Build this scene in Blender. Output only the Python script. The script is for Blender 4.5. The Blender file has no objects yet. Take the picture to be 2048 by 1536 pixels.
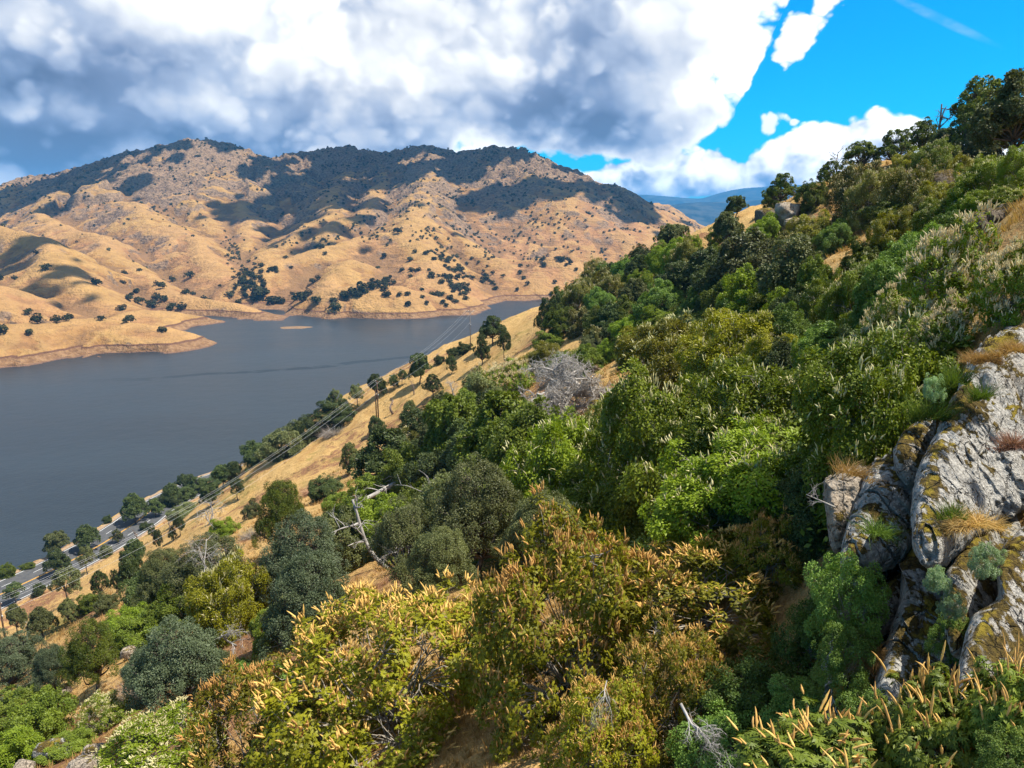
import bpy, math, random
import numpy as np
from mathutils import Vector

# ------------------------------------------------------------------ camera, light, sky, exposure
SC = bpy.context.scene
CAM = np.array([0.0, 0.0, 145.0])          # metres above the water of the lake
F, CX, CY = 1490.0, 1024.0, 768.0          # photograph: 2048 x 1536
PITCH = math.atan(338.0 / F)
cd = bpy.data.cameras.new("camera"); cam = bpy.data.objects.new("camera", cd)
SC.collection.objects.link(cam); SC.camera = cam
cam.location = CAM; cam.rotation_euler = (math.pi / 2 - PITCH, 0, 0)
cd.sensor_width = 36; cd.lens = 36 * F / 2048; cd.clip_start = 0.1; cd.clip_end = 60000
SUN_EL, SUN_AZ = math.radians(63), math.radians(94)      # azimuth clockwise from +Y
SUN_DIR = np.array([math.sin(SUN_AZ) * math.cos(SUN_EL), math.cos(SUN_AZ) * math.cos(SUN_EL), math.sin(SUN_EL)])
ld = bpy.data.lights.new("sun", 'SUN'); sun = bpy.data.objects.new("sun", ld); SC.collection.objects.link(sun)
ld.energy = 5.0; ld.angle = math.radians(0.5); ld.color = (1.0, 0.94, 0.84)
sun.rotation_euler = Vector(-SUN_DIR).to_track_quat('-Z', 'Y').to_euler()
SC.view_settings.view_transform = 'Standard'; SC.view_settings.look = 'None'
SC.view_settings.exposure = 0.78; SC.view_settings.gamma = 1.0
SC.cycles.use_denoising = True
SC.cycles.max_bounces = 6; SC.cycles.diffuse_bounces = 3; SC.cycles.transmission_bounces = 4
SC.cycles.volume_bounces = 0; SC.cycles.transparent_max_bounces = 4; SC.cycles.caustics_reflective = False
SC.cycles.sample_clamp_indirect = 4

_cp, _sp = math.cos(PITCH), math.sin(PITCH)
def ray(px, py):
    u = (np.asarray(px, float) - CX) / F; v = (CY - np.asarray(py, float)) / F
    return np.stack([u, _cp + v * _sp, -_sp + v * _cp], -1)
def P(px, py, depth):
    return CAM + ray(px, py) * np.asarray(depth, float)[..., None]
def project(p):
    q = np.asarray(p, float) - CAM
    d = q[..., 1] * _cp - q[..., 2] * _sp
    up = q[..., 1] * _sp + q[..., 2] * _cp
    return CX + F * q[..., 0] / d, CY - F * up / d, d

# ------------------------------------------------------------------ node helper
class NT:
    dim = '3D'
    def __init__(s, tree): s.t = tree; s.n = tree.nodes; s.l = tree.links
    def new(s, t, **kw):
        n = s.n.new(t)
        for k, v in kw.items(): setattr(n, k, v)
        return n
    def put(s, sock, v):
        if isinstance(v, bpy.types.NodeSocket): s.l.new(v, sock)
        elif v is not None: sock.default_value = v
    def m(s, op, a, b=None, c=None, clamp=False):
        n = s.new('ShaderNodeMath', operation=op); n.use_clamp = clamp
        s.put(n.inputs[0], a)
        if b is not None: s.put(n.inputs[1], b)
        if c is not None: s.put(n.inputs[2], c)
        return n.outputs[0]
    def add(s, a, b): return s.m('ADD', a, b)
    def sub(s, a, b): return s.m('SUBTRACT', a, b)
    def mul(s, a, b): return s.m('MULTIPLY', a, b)
    def vm(s, op, a, b=None, scale=None):
        n = s.new('ShaderNodeVectorMath', operation=op); s.put(n.inputs[0], a)
        if b is not None: s.put(n.inputs[1], b)
        if scale is not None: s.put(n.inputs['Scale'], scale)
        return n.outputs['Value'] if op in ('DISTANCE', 'LENGTH', 'DOT_PRODUCT') else n.outputs[0]
    def sep(s, v): n = s.new('ShaderNodeSeparateXYZ'); s.put(n.inputs[0], v); return n.outputs
    def comb(s, x, y, z):
        n = s.new('ShaderNodeCombineXYZ')
        for i, v in enumerate((x, y, z)): s.put(n.inputs[i], v)
        return n.outputs[0]
    def noise(s, vec, scale, detail=4, rough=0.55, dist=0.0, out=0):
        n = s.new('ShaderNodeTexNoise'); n.noise_dimensions = s.dim; s.put(n.inputs['Vector'], vec); s.put(n.inputs['Scale'], scale)
        s.put(n.inputs['Detail'], detail); s.put(n.inputs['Roughness'], rough); s.put(n.inputs['Distortion'], dist)
        return n.outputs[out]
    def voro(s, vec, scale, feature='F1', rand=1.0):
        n = s.new('ShaderNodeTexVoronoi', feature=feature); n.voronoi_dimensions = s.dim; s.put(n.inputs['Vector'], vec); s.put(n.inputs['Scale'], scale)
        s.put(n.inputs['Randomness'], rand)
        return n.outputs[0]
    def rng(s, v, a, b, c=0.0, d=1.0, smooth=True):
        n = s.new('ShaderNodeMapRange'); n.interpolation_type = 'SMOOTHSTEP' if smooth else 'LINEAR'
        s.put(n.inputs[0], v)
        for i, x in enumerate((a, b, c, d)): s.put(n.inputs[i + 1], x)
        return n.outputs[0]
    def mix(s, f, a, b, mode='MIX'):
        n = s.new('ShaderNodeMix', data_type='RGBA', blend_type=mode)
        s.put(n.inputs[0], f)
        for i, v in ((6, a), (7, b)):
            if isinstance(v, tuple) and len(v) == 3: v = (*v, 1)
            s.put(n.inputs[i], v)
        return n.outputs[2]
    def ramp(s, f, stops):
        n = s.new('ShaderNodeValToRGB'); s.put(n.inputs[0], f); e = n.color_ramp.elements
        while len(e) < len(stops): e.new(0.5)
        for i, (p, c) in enumerate(stops): e[i].position = p; e[i].color = (*c, 1)
        return n.outputs[0]
    def curve(s, f, pts, lo, hi):
        # piecewise curve of one value: f and pts in any units; f is mapped to 0..1 over (pts[0].x, pts[-1].x)
        x0, x1 = pts[0][0], pts[-1][0]
        t = s.rng(f, x0, x1, 0.0, 1.0, smooth=False)
        n = s.new('ShaderNodeFloatCurve'); s.put(n.inputs[1], t); n.inputs[0].default_value = 1.0
        c = n.mapping.curves[0]
        q = [((x - x0) / (x1 - x0), (y - lo) / (hi - lo)) for x, y in pts]
        c.points[0].location = q[0]; c.points[1].location = q[-1]
        for a in q[1:-1]: c.points.new(*a)
        for p in c.points: p.handle_type = 'VECTOR'
        n.mapping.update()
        return s.add(s.mul(n.outputs[0], hi - lo), lo)
    def bump(s, h, strength, dist, normal=None):
        n = s.new('ShaderNodeBump'); s.put(n.inputs['Height'], h); n.inputs['Strength'].default_value = strength
        n.inputs['Distance'].default_value = dist
        if normal is not None: s.put(n.inputs['Normal'], normal)
        return n.outputs[0]

def material(name):
    m = bpy.data.materials.new(name); m.use_nodes = True; t = NT(m.node_tree); t.n.clear()
    out = t.new('ShaderNodeOutputMaterial')
    return m, t, out
def principled(t, out, col, rough=0.8, spec=0.3, normal=None, metal=0.0):
    b = t.new('ShaderNodeBsdfPrincipled')
    t.put(b.inputs['Base Color'], (*col, 1) if isinstance(col, tuple) and len(col) == 3 else col)
    t.put(b.inputs['Roughness'], rough); t.put(b.inputs['Specular IOR Level'], spec); b.inputs['Metallic'].default_value = metal
    if normal is not None: t.put(b.inputs['Normal'], normal)
    t.l.new(b.outputs[0], out.inputs[0]); return b

# ------------------------------------------------------------------ world: sky with clouds (by direction only)
def azel(px, py):
    d = ray(px, py); return math.atan2(d[0], d[1]), math.atan2(d[2], math.hypot(d[0], d[1]))
def build_world():
    w = bpy.data.worlds.new("World"); SC.world = w; w.use_nodes = True
    t = NT(w.node_tree); t.n.clear(); t.dim = '2D'
    w.cycles.sampling_method = 'MANUAL'; w.cycles.sample_map_resolution = 256
    out = t.new('ShaderNodeOutputWorld'); bg = t.new('ShaderNodeBackground'); t.l.new(bg.outputs[0], out.inputs[0])
    bg.inputs[1].default_value = 0.125
    sky = t.new('ShaderNodeTexSky', sky_type='NISHITA'); sky.sun_disc = False
    sky.sun_elevation = SUN_EL; sky.sun_rotation = SUN_AZ; sky.air_density = 1.0; sky.dust_density = 0.3; sky.ozone_density = 3.0
    tc = t.new('ShaderNodeTexCoord'); D = tc.outputs['Generated']
    x, y, z = t.sep(D)
    az = t.m('ARCTAN2', x, y); el = t.m('ARCSINE', z)
    skyc = t.mix(1.0, sky.outputs[0], SKY_TINT, 'MULTIPLY')
    hs = t.new('ShaderNodeHueSaturation'); t.put(hs.inputs['Color'], skyc); hs.inputs['Saturation'].default_value = 1.25
    skyc = hs.outputs[0]
    # cloud noise as a function of (az, el)
    pv = t.comb(az, t.mul(el, 1.25), 0.0)
    grp = bpy.data.node_groups.new("cloud_noise", 'ShaderNodeTree')
    grp.interface.new_socket("v", in_out='INPUT', socket_type='NodeSocketVector')
    grp.interface.new_socket("h", in_out='OUTPUT', socket_type='NodeSocketFloat')
    g = NT(grp); g.dim = '2D'; gi = g.new('NodeGroupInput'); go = g.new('NodeGroupOutput'); gv = gi.outputs[0]
    warp = g.vm('SCALE', g.vm('SUBTRACT', g.noise(gv, 7, 3, .5, out=1), (0.5, 0.5, 0.5)), scale=0.04)
    gw = g.vm('ADD', gv, warp)
    n1 = g.noise(gw, 6.0, 7, 0.52)
    v1 = g.sub(1.0, g.voro(gw, 20.0, 'F1')); v2 = g.sub(1.0, g.voro(gw, 47.0, 'F1')); v3 = g.sub(1.0, g.voro(gw, 105.0, 'F1'))
    h = g.add(g.mul(g.sub(n1, .5), 1.3), g.add(g.mul(g.sub(v1, .5), .62), g.add(g.mul(g.sub(v2, .5), .30), g.mul(g.sub(v3, .5), .13))))
    g.l.new(h, go.inputs[0])
    def cn(v):
        n = t.new('ShaderNodeGroup'); n.node_tree = grp; t.put(n.inputs[0], v); return n.outputs[0]
    h0 = cn(pv)
    h1 = cn(t.vm('ADD', pv, (0.014, 0.023, 0.0)))
    hb = t.mul(t.sub(t.noise(t.vm('ADD', pv, (3.1, 1.7, 0.)), 4.2, 5, .5), .5), 2.0)
    # main cloud deck
    A = [azel(*p) for p in ((1330, 330), (1400, 305), (1440, 275), (1500, 240), (1530, 150), (1548, 60), (1565, 0), (1580, -200), (1500, -500))]
    Acurve = t.curve(el, [(e, a) for a, e in A], -0.5, 1.0)
    C = [(-3.2, -0.2)] + [(azel(px, py)[0], azel(px, py)[1]) for px, py in ((-600, 520), (860, 440), (890, 320), (930, 284), (1010, 284), (1060, 302), (1120, 314), (1230, 330), (1340, 320), (1460, 250), (1620, -100))] + [(3.2, 1.2)]
    Ccurve = t.curve(az, C, -0.5, 1.5)
    m1 = t.m('MINIMUM', t.mul(t.sub(Acurve, az), 9.0), t.mul(t.sub(el, Ccurve), 26.0))
    m1 = t.m('MINIMUM', m1, 1.6)
    m1 = t.m('MINIMUM', m1, t.mul(t.sub(0.44, el), 7.0)); m1 = t.m('MINIMUM', m1, t.mul(t.add(az, 0.95), 7.0))
    d1 = t.add(m1, t.mul(h0, 0.95))
    # cumulus bank above the far mountains
    B = [azel(*p) for p in ((-300, 470), (820, 330), (900, 300), (1000, 290), (1060, 318), (1120, 352), (1180, 340), (1240, 318), (1330, 306), (1420, 290), (1480, 316), (1560, 272), (1650, 238), (1750, 220), (1830, 238), (1950, 270), (2200, 320), (2600, 400))]
    Bcurve = t.curve(az, B, -0.3, 0.5)
    base = azel(1400, 388)[1]
    m2 = t.m('MINIMUM', t.mul(t.sub(Bcurve, el), 24.0), t.mul(t.sub(el, base - 0.004), 60.0))
    m2 = t.m('MINIMUM', t.m('MINIMUM', m2, 1.3), t.mul(t.sub(1.1, t.m('ABSOLUTE', az)), 6.0))
    d2 = t.add(m2, t.mul(h0, 0.75))
    # small detached puffs
    d3 = -5.0
    for px, py, r in ((1590, 52, 22), (1576, 106, 19), (1606, 66, 14), (1650, 8, 22), (1538, 256, 19), (1573, 231, 15), (1588, 243, 9), (1572, 134, 11)):
        a, e = azel(px, py)
        dd = t.vm('DISTANCE', t.comb(az, el, 0.0), (a, e, 0.0))
        f = t.sub(0.40, t.mul(dd, 0.62 * F / r))
        d3 = f if isinstance(d3, float) else t.m('MAXIMUM', d3, f)
    d3 = t.add(d3, t.mul(h0, 2.1))
    c1 = t.rng(d1, -0.06, 0.24); c2 = t.rng(d2, -0.04, 0.14); c3 = t.rng(d3, 0.0, 0.40, 0.0, 0.92)
    # thin wisp high in the blue
    a, e = azel(1880, 38)
    wx = t.sub(az, a); wy = t.add(t.sub(el, e), t.mul(wx, 0.55))
    wd = t.add(t.m('POWER', t.mul(wx, 15.0), 2.0), t.m('POWER', t.mul(wy, 150.0), 2.0))
    wisp = t.mul(t.rng(wd, 0.0, 1.0, 1.0, 0.0), t.rng(t.noise(t.comb(t.mul(az, .4), el, 0.), 60, 4), .3, .8, 0.05, 0.24))
    # large light and dark masses of the deck
    big = 0.0
    for px, py, rx, ry, k in ((70, 160, 330, 55, -.58), (260, 272, 330, 40, -.36), (30, 330, 160, 40, -.42), (-300, 200, 400, 120, -.4), (90, 55, 260, 45, .22), (1150, 190, 190, 75, -.5), (1250, 265, 160, 45, -.45),
                              (300, 90, 110, 40, -.15), (560, 235, 200, 40, -.12), (900, 250, 170, 45, -.22), (930, 60, 90, 60, -.25), (1180, 60, 130, 60, -.25),
                              (330, 190, 200, 40, .26), (60, 225, 160, 22, .35), (640, 100, 200, 80, .35), (520, 20, 160, 50, .22), (1000, 110, 120, 70, .4), (800, 180, 160, 60, .2), (1440, 130, 130, 150, .5), (1330, 200, 70, 60, .35)):
        a, e = azel(px, py)
        q = t.add(t.m('POWER', t.mul(t.sub(az, a), F / rx), 2.0), t.m('POWER', t.mul(t.sub(el, e), F / ry), 2.0))
        gsn = t.mul(t.m('EXPONENT', t.mul(q, -1.0)), k)
        big = gsn if isinstance(big, float) else t.add(big, gsn)
    detail = t.mul(t.sub(h0, h1), 0.85)
    s1 = t.add(t.add(0.44, t.mul(big, .70)), t.mul(hb, 0.22))
    for sc, off, lo, w_, lift in ((.62, (7.3, 2.1, 0.), -.12, .34, .10), (.40, (2.7, 5.9, 0.), .0, .20, .13), (.52, (6.1, 3.7, 0.), .04, .18, .16)):
        q = t.vm('ADD', t.vm('SCALE', pv, scale=sc), off)
        ha = cn(q)
        hs_ = cn(t.vm('ADD', q, (0.022, 0.036, 0.0)))
        body = t.add(t.add(0.44 + lift, t.mul(big, .62)), t.add(t.mul(t.sub(ha, hs_), .62), t.mul(hb, .16)))
        s1 = t.add(t.mul(s1, t.sub(1.0, t.rng(ha, lo, lo + w_))), t.mul(body, t.rng(ha, lo, lo + w_)))
    s1 = t.add(s1, t.mul(t.rng(d1, 0.0, 0.9, 1.0, 0.0), 0.34))
    col1 = t.ramp(t.m('MULTIPLY', s1, 0.8, clamp=True), CLOUD_RAMP)
    s2 = t.add(t.add(0.78, t.mul(detail, 1.5)), t.add(t.mul(hb, 0.28), t.rng(t.sub(Bcurve, el), 0.0, 0.08, 0.20, -0.26)))
    col2 = t.vm('SCALE', t.ramp(t.m('MULTIPLY', s2, 0.8, clamp=True), CLOUD_RAMP), scale=1.2)
    c = t.mix(wisp, skyc, (4., 4.3, 4.6))
    ov = t.mul(t.rng(t.add(t.noise(pv, 2.6, 5, .55), t.mul(t.sub(el, .5), .12)), .36, .58), t.rng(el, .40, .56))
    c = t.mix(t.mul(ov, .85), c, (3.1, 3.1, 3.15))                # unseen broken high cloud, added overhead to make the sky's fill light less blue
    c = t.mix(c2, c, col2)
    c = t.mix(c3, c, (6.2, 6.35, 6.5))
    c = t.mix(c1, c, col1)
    # below the horizon: dim ground tone
    c = t.mix(t.rng(el, -0.12, -0.04), (0.35, 0.3, 0.22), c)
    t.l.new(c, bg.inputs[0])
SKY_TINT = (0.20, 0.64, 0.90)
CLOUD_RAMP = [(0.0, (0.70, 1.00, 1.65)), (0.18, (1.20, 1.62, 2.50)), (0.38, (2.45, 2.85, 3.65)), (0.56, (4.2, 4.35, 4.6)), (0.74, (6.0, 6.05, 6.2)), (1.0, (7.6, 7.6, 7.6))]
build_world()
# ------------------------------------------------------------------ numpy noise and mesh helpers
def _hash(ix, iy, iz, seed):
    h = (ix.astype(np.int64) * 374761393 + iy.astype(np.int64) * 668265263 + iz.astype(np.int64) * 2147483647 + seed * 1274126177) & 0xFFFFFFFF
    h = ((h ^ (h >> 13)) * 1274126177) & 0xFFFFFFFF
    return ((h ^ (h >> 16)) & 0xFFFF) / 65535.0
def vnoise(p, seed=0):
    """value noise -1..1 for points p (N,3) or (N,2)"""
    p = np.asarray(p, float)
    if p.shape[-1] == 2: p = np.concatenate([p, np.zeros(p.shape[:-1] + (1,))], -1)
    i = np.floor(p).astype(np.int64); f = p - i; f = f * f * f * (f * (f * 6 - 15) + 10)
    r = 0
    for dx in (0, 1):
        for dy in (0, 1):
            for dz in (0, 1):
                wgt = (f[..., 0] if dx else 1 - f[..., 0]) * (f[..., 1] if dy else 1 - f[..., 1]) * (f[..., 2] if dz else 1 - f[..., 2])
                r = r + wgt * _hash(i[..., 0] + dx, i[..., 1] + dy, i[..., 2] + dz, seed)
    return r * 2 - 1
def fbm(p, octaves=4, seed=0, gain=0.5):
    p = np.asarray(p, float); r = 0; a = 1.0
    for o in range(octaves):
        r = r + a * vnoise(p * (2.03 ** o) + 17.3 * o, seed + o); a *= gain
    return r
def unit(v): return v / np.maximum(np.linalg.norm(v, axis=-1, keepdims=True), 1e-9)

def mesh_np(name, V, faces, mats=(), rnd=None, smooth=False, mat_idx=None):
    """V (N,3); faces: list of int arrays (M,3) or (M,4)"""
    me = bpy.data.meshes.new(name); V = np.asarray(V, np.float32)
    faces = [np.asarray(f, np.int32) for f in faces if len(f)]
    me.vertices.add(len(V)); me.vertices.foreach_set('co', V.ravel())
    loops = np.concatenate([f.ravel() for f in faces]); tot = np.concatenate([np.full(len(f), f.shape[1], np.int32) for f in faces])
    me.loops.add(len(loops)); me.loops.foreach_set('vertex_index', loops)
    me.polygons.add(len(tot)); st = np.zeros(len(tot), np.int32); st[1:] = np.cumsum(tot)[:-1]
    me.polygons.foreach_set('loop_start', st); me.polygons.foreach_set('loop_total', tot)
    if smooth: me.polygons.foreach_set('use_smooth', np.ones(len(tot), bool))
    for m in mats: me.materials.append(m)
    if mat_idx is not None: me.polygons.foreach_set('material_index', np.asarray(mat_idx, np.int32))
    if rnd is not None:
        a = me.attributes.new('rnd', 'FLOAT', 'POINT'); a.data.foreach_set('value', np.asarray(rnd, np.float32))
    me.update(); me.validate(); return me
COL = SC.collection
def link(name, me, parent=None, loc=None):
    o = bpy.data.objects.new(name, me); COL.objects.link(o)
    if parent is not None: o.parent = parent
    if loc is not None: o.location = loc
    return o
def tag(o, label=None, cat=None, group=None, kind=None):
    if label: o['label'] = label
    if cat: o['category'] = cat
    if group: o['group'] = group
    if kind: o['kind'] = kind
    return o
def thing(name, label, cat, loc=(0, 0, 0), rotz=0.0, group=None, scale=(1, 1, 1)):
    o = link(name, None, None, loc); o.rotation_euler = (0, 0, rotz); o.scale = scale
    return tag(o, label, cat, group)
def structure(name, me, label=None):
    o = link(name, me); o['kind'] = 'structure'
    if label: o['label'] = label
    return o
def grid_faces(nu, nv, wrap=False):
    i = np.arange(nu - 1)[:, None]; j = np.arange(nv if wrap else nv - 1)[None, :]; jn = (j + 1) % nv
    a = i * nv + j; b = i * nv + jn; c = (i + 1) * nv + jn; d = (i + 1) * nv + j
    return np.stack([a, b, c, d], -1).reshape(-1, 4)
class MB:
    """collects pieces into one mesh"""
    def __init__(s): s.V = []; s.F = []; s.R = []; s.n = 0
    def add(s, V, F, r=None):
        V = np.asarray(V, float)
        s.V.append(V); s.F += [np.asarray(f) + s.n for f in F]; s.n += len(V)
        s.R.append(np.full(len(V), 0.5) if r is None else np.broadcast_to(r, (len(V),)))
    def tube(s, pts, rad, sides=6, r=None, cap=True):
        pts = np.asarray(pts, float); rad = np.broadcast_to(rad, (len(pts),))
        t = unit(np.gradient(pts, axis=0)); ref = np.array([0.31, 0.17, 0.94]); ref = np.where(np.abs(t @ ref)[:, None] > .95, np.array([1., 0, 0]), ref)
        a = unit(np.cross(t, ref)); b = np.cross(t, a); th = np.arange(sides) * 2 * np.pi / sides
        V = pts[:, None] + rad[:, None, None] * (np.cos(th)[None, :, None] * a[:, None] + np.sin(th)[None, :, None] * b[:, None])
        V = V.reshape(-1, 3); f = [grid_faces(len(pts), sides, True)]
        if cap and sides >= 3:
            k = len(V); V = np.concatenate([V, pts[:1], pts[-1:]]); i = np.arange(sides); j = (i + 1) % sides
            f += [np.stack([np.full(sides, k), j, i], -1), np.stack([np.full(sides, k + 1), i + (len(pts) - 1) * sides, j + (len(pts) - 1) * sides], -1)]
        s.add(V, f, r)
    def box(s, c, size, rot=None, r=None):
        v = np.array([[x, y, z] for x in (-.5, .5) for y in (-.5, .5) for z in (-.5, .5)]) * np.asarray(size, float)
        if rot is not None: v = v @ np.asarray(rot).T
        s.add(v + np.asarray(c, float), [[[0, 1, 3, 2], [4, 6, 7, 5], [0, 4, 5, 1], [2, 3, 7, 6], [0, 2, 6, 4], [1, 5, 7, 3]]], r)
    def mesh(s, name, mats=(), smooth=False):
        return mesh_np(name, np.concatenate(s.V), s.F, mats, np.concatenate(s.R), smooth)

# ------------------------------------------------------------------ near hillside as a height function
ROAD_Z = 15.0
def pix_at_z(px, py, z):
    d = ray(px, py); return CAM + d * ((z - CAM[2]) / d[..., 2])[..., None]
road_pix = [(-120, 1247), (-60, 1218), (0, 1189), (101, 1142), (160, 1112), (210, 1084), (265, 1049), (318, 1011)]
ROAD = np.array([pix_at_z(a, b, ROAD_Z) for a, b in road_pix])
_d = (ROAD[-1] - ROAD[-2]); _d = _d / np.linalg.norm(_d); _rt = np.array([_d[1], -_d[0], 0])
ROAD = np.concatenate([ROAD[:1] + (ROAD[0] - ROAD[1]) * 4.0, ROAD, ROAD[-1:] + _d * 28 + _rt * 7, ROAD[-1:] + _d * 54 + _rt * 24, ROAD[-1:] + _d * 72 + _rt * 52])
def smooth_poly(p, n):
    """Catmull-Rom through p"""
    p = np.asarray(p, float); q = np.concatenate([2 * p[:1] - p[1:2], p, 2 * p[-1:] - p[-2:-1]]); out = []
    for i in range(1, len(q) - 2):
        t = np.linspace(0, 1, n, endpoint=False)[:, None]
        a, b, c, d = q[i - 1], q[i], q[i + 1], q[i + 2]
        out.append(.5 * (2 * b + (c - a) * t + (2 * a - 5 * b + 4 * c - d) * t ** 2 + (3 * b - a - 3 * c + d) * t ** 3))
    return np.concatenate(out + [p[-1:]])
ROADC = smooth_poly(ROAD, 12)
ctrl = [(0, 0, -9.5), (-6, 2, -13), (8, 0, -4.5), (0, -15, -8), (20, 5, 3.5),
        (38, 57, 3.6), (59, 136, 7.5), (67, 222, -1.5), (59, 240, -11), (35, 296, -30), (12, 325, -45), (-18, 325, -56),
        (-27, 210, -58), (-140, 184, -112), (-152, 205, -124), (-100, 250, -92),
        (-28, 39, -31), (-3, 12, -12.3), (-3, 17, -14), (4, 6, -7.5), (7.3, 11.8, -7), (10.5, 15.2, -2.2), (13, 12, 1.5), (14.7, 25, -2.5), (23, 35.7, -.5), (33, 76, -3.5),
        (15, 127, -26), (8.6, 107, -26), (-14, 90, -34), (-49, 131, -55), (-29, 54, -35), (-14.6, 35.5, -24.5), (-3.3, 36, -20.5),
        (4.8, 29.5, -16), (11, 33, -13.5), (23, 59, -10.6), (28.6, 99, -14.4), (-80, 300, -80), (-140, 345, -128), (-120, 350, -122), (-150, 372, -136), (-175, 400, -150), (-60, 100, -55), (-75, 70, -62), (-90, 120, -77),
        (95, 100, 6), (110, 180, -2), (110, 260, -26), (60, 330, -45), (20, 400, -75), (-40, 400, -95), (-80, 370, -100), (-20, 480, -135), (-90, 450, -140), (40, 600, -160), (160, 320, -60), (200, 450, -110),
        (60, 20, 14), (110, 30, 22), (150, 150, 14), (60, -60, 12), (0, -70, -9), (-60, -50, -40), (-130, -40, -85), (-110, 60, -85), (-190, 60, -118), (150, -80, 40), (-190, -60, -125), (230, 60, 40), (250, 300, -30)]
# lake side of the road
rd = np.gradient(ROADC, axis=0)[:, :2]; rd = rd / np.linalg.norm(rd, axis=1, keepdims=True); rn = np.stack([-rd[:, 1], rd[:, 0]], -1)   # to the left, towards the water
for k in range(6, len(ROADC), 12):
    q = ROADC[k]
    for off, dz in ((24, -12.5), (60, -42), (120, -70)):
        ctrl.append((q[0] + rn[k, 0] * off, q[1] + rn[k, 1] * off, ROAD_Z - CAM[2] + dz))
    ctrl.append((q[0], q[1], ROAD_Z - CAM[2]))
    ctrl.append((q[0] - rn[k, 0] * 12, q[1] - rn[k, 1] * 12, ROAD_Z - CAM[2] + 3.0))
ctrl = np.array(ctrl, float)
def _tps(r2): return 0.5 * r2 * np.log(np.maximum(r2, 1e-9))
_S = 100.0
def _fit():
    X = ctrl[:, :2] / _S; n = len(X)
    K = _tps(((X[:, None] - X[None]) ** 2).sum(-1)) + np.eye(n) * 2e-4
    Q = np.concatenate([np.ones((n, 1)), X], 1)
    A = np.block([[K, Q], [Q.T, np.zeros((3, 3))]])
    return X, np.linalg.solve(A, np.concatenate([ctrl[:, 2], np.zeros(3)]))
_X, _W = _fit()
def road_dist(xy):
    """signed distance (positive towards the lake) from the road's middle and the road's height there"""
    xy = np.asarray(xy, float); sh = xy.shape[:-1]; q = xy.reshape(-1, 2)
    best = np.full(len(q), 1e9); sgn = np.zeros(len(q))
    a = ROADC[:-1, :2]; b = ROADC[1:, :2]
    for i in range(0, len(a)):
        d = b[i] - a[i]; t = np.clip(((q - a[i]) @ d) / (d @ d), 0, 1); w = q - (a[i] + t[:, None] * d)
        r = np.hypot(w[:, 0], w[:, 1]); k = r < best; best[k] = r[k]; sgn[k] = np.sign(w[k] @ rn[i])
    return (best * np.where(sgn == 0, 1, sgn)).reshape(sh)
ROAD_HALF = 10.2
def ground_z(x, y, detail=True):
    x = np.asarray(x, float); y = np.asarray(y, float); sh = np.broadcast(x, y).shape
    q = np.stack([np.broadcast_to(x, sh).ravel(), np.broadcast_to(y, sh).ravel()], -1); out = np.empty(len(q))
    for s in range(0, len(q), 40000):
        e = q[s:s + 40000] / _S
        out[s:s + 40000] = _tps(((e[:, None] - _X[None]) ** 2).sum(-1)) @ _W[:-3] + _W[-3] + e @ _W[-2:]
    out += CAM[2]
    r = np.hypot(q[:, 0], q[:, 1])
    if detail:
        amp = np.clip(r / 60, 0.15, 1.0)
        out += amp * (1.4 * fbm(q / 31.0, 3, 5) + 0.55 * fbm(q / 8.3, 3, 9)) + np.clip(r / 40, .25, 1) * 0.16 * fbm(q / 1.9, 3, 12)
    rdv = road_dist(q); k = np.clip((np.abs(rdv) - ROAD_HALF - 2.6) / 9.0, 0, 1); k = k * k * (3 - 2 * k)
    far = np.clip((r - 700) / 300, 0, 1)
    out = (ROAD_Z - 0.12) * (1 - k) + out * k
    return (np.maximum(out, -40) * (1 - far) - 40 * far).reshape(sh)
_GR = np.geomspace(1.5, 1100, 400); _GA = np.linspace(-np.pi, np.pi, 900, endpoint=False); _GA = _GA - .55 * np.sin(_GA)     # rings round the camera, denser ahead
GX = _GR[:, None] * np.sin(_GA)[None]; GY = _GR[:, None] * np.cos(_GA)[None]; GZ = ground_z(GX, GY)
def gz(x, y):
    """ground height read off the built mesh's own grid"""
    x = np.asarray(x, float); y = np.asarray(y, float); r = np.clip(np.hypot(x, y), 1.6, 1090); a = np.arctan2(x, y)
    fi = np.log(r / _GR[0]) / np.log(_GR[1] / _GR[0]); i = np.clip(fi.astype(int), 0, 398); fr = fi - i
    j = np.clip(np.searchsorted(_GA, a) - 1, 0, 898); fa = np.clip((a - _GA[j]) / (_GA[j + 1] - _GA[j]), 0, 1)
    return GZ[i, j] * (1 - fr) * (1 - fa) + GZ[i + 1, j] * fr * (1 - fa) + GZ[i, j + 1] * (1 - fr) * fa + GZ[i + 1, j + 1] * fr * fa
def hit(px, py, lo=4.0, hi=700.0):
    """where the pixel's ray meets the near hillside"""
    d = ray(px, py); ts = np.geomspace(lo, hi, 260); p = CAM + d * ts[:, None]
    below = p[:, 2] < gz(p[:, 0], p[:, 1])
    if not below.any():                                            # just above a crest: stand on the crest the ray passes over
        q = ts > 25; gap = np.where(q, (p[:, 2] - gz(p[:, 0], p[:, 1])) / ts, 9.); i = int(np.argmin(gap)); c = p[i].copy(); c[2] = float(gz(c[0], c[1]))
        return c, ts[i]
    i = int(np.argmax(below)); a, b = ts[max(i - 1, 0)], ts[i]
    for _ in range(14):
        c = .5 * (a + b); q = CAM + d * c
        if q[2] < gz(q[0], q[1]): b = c
        else: a = c
    return CAM + d * b, b

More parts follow.
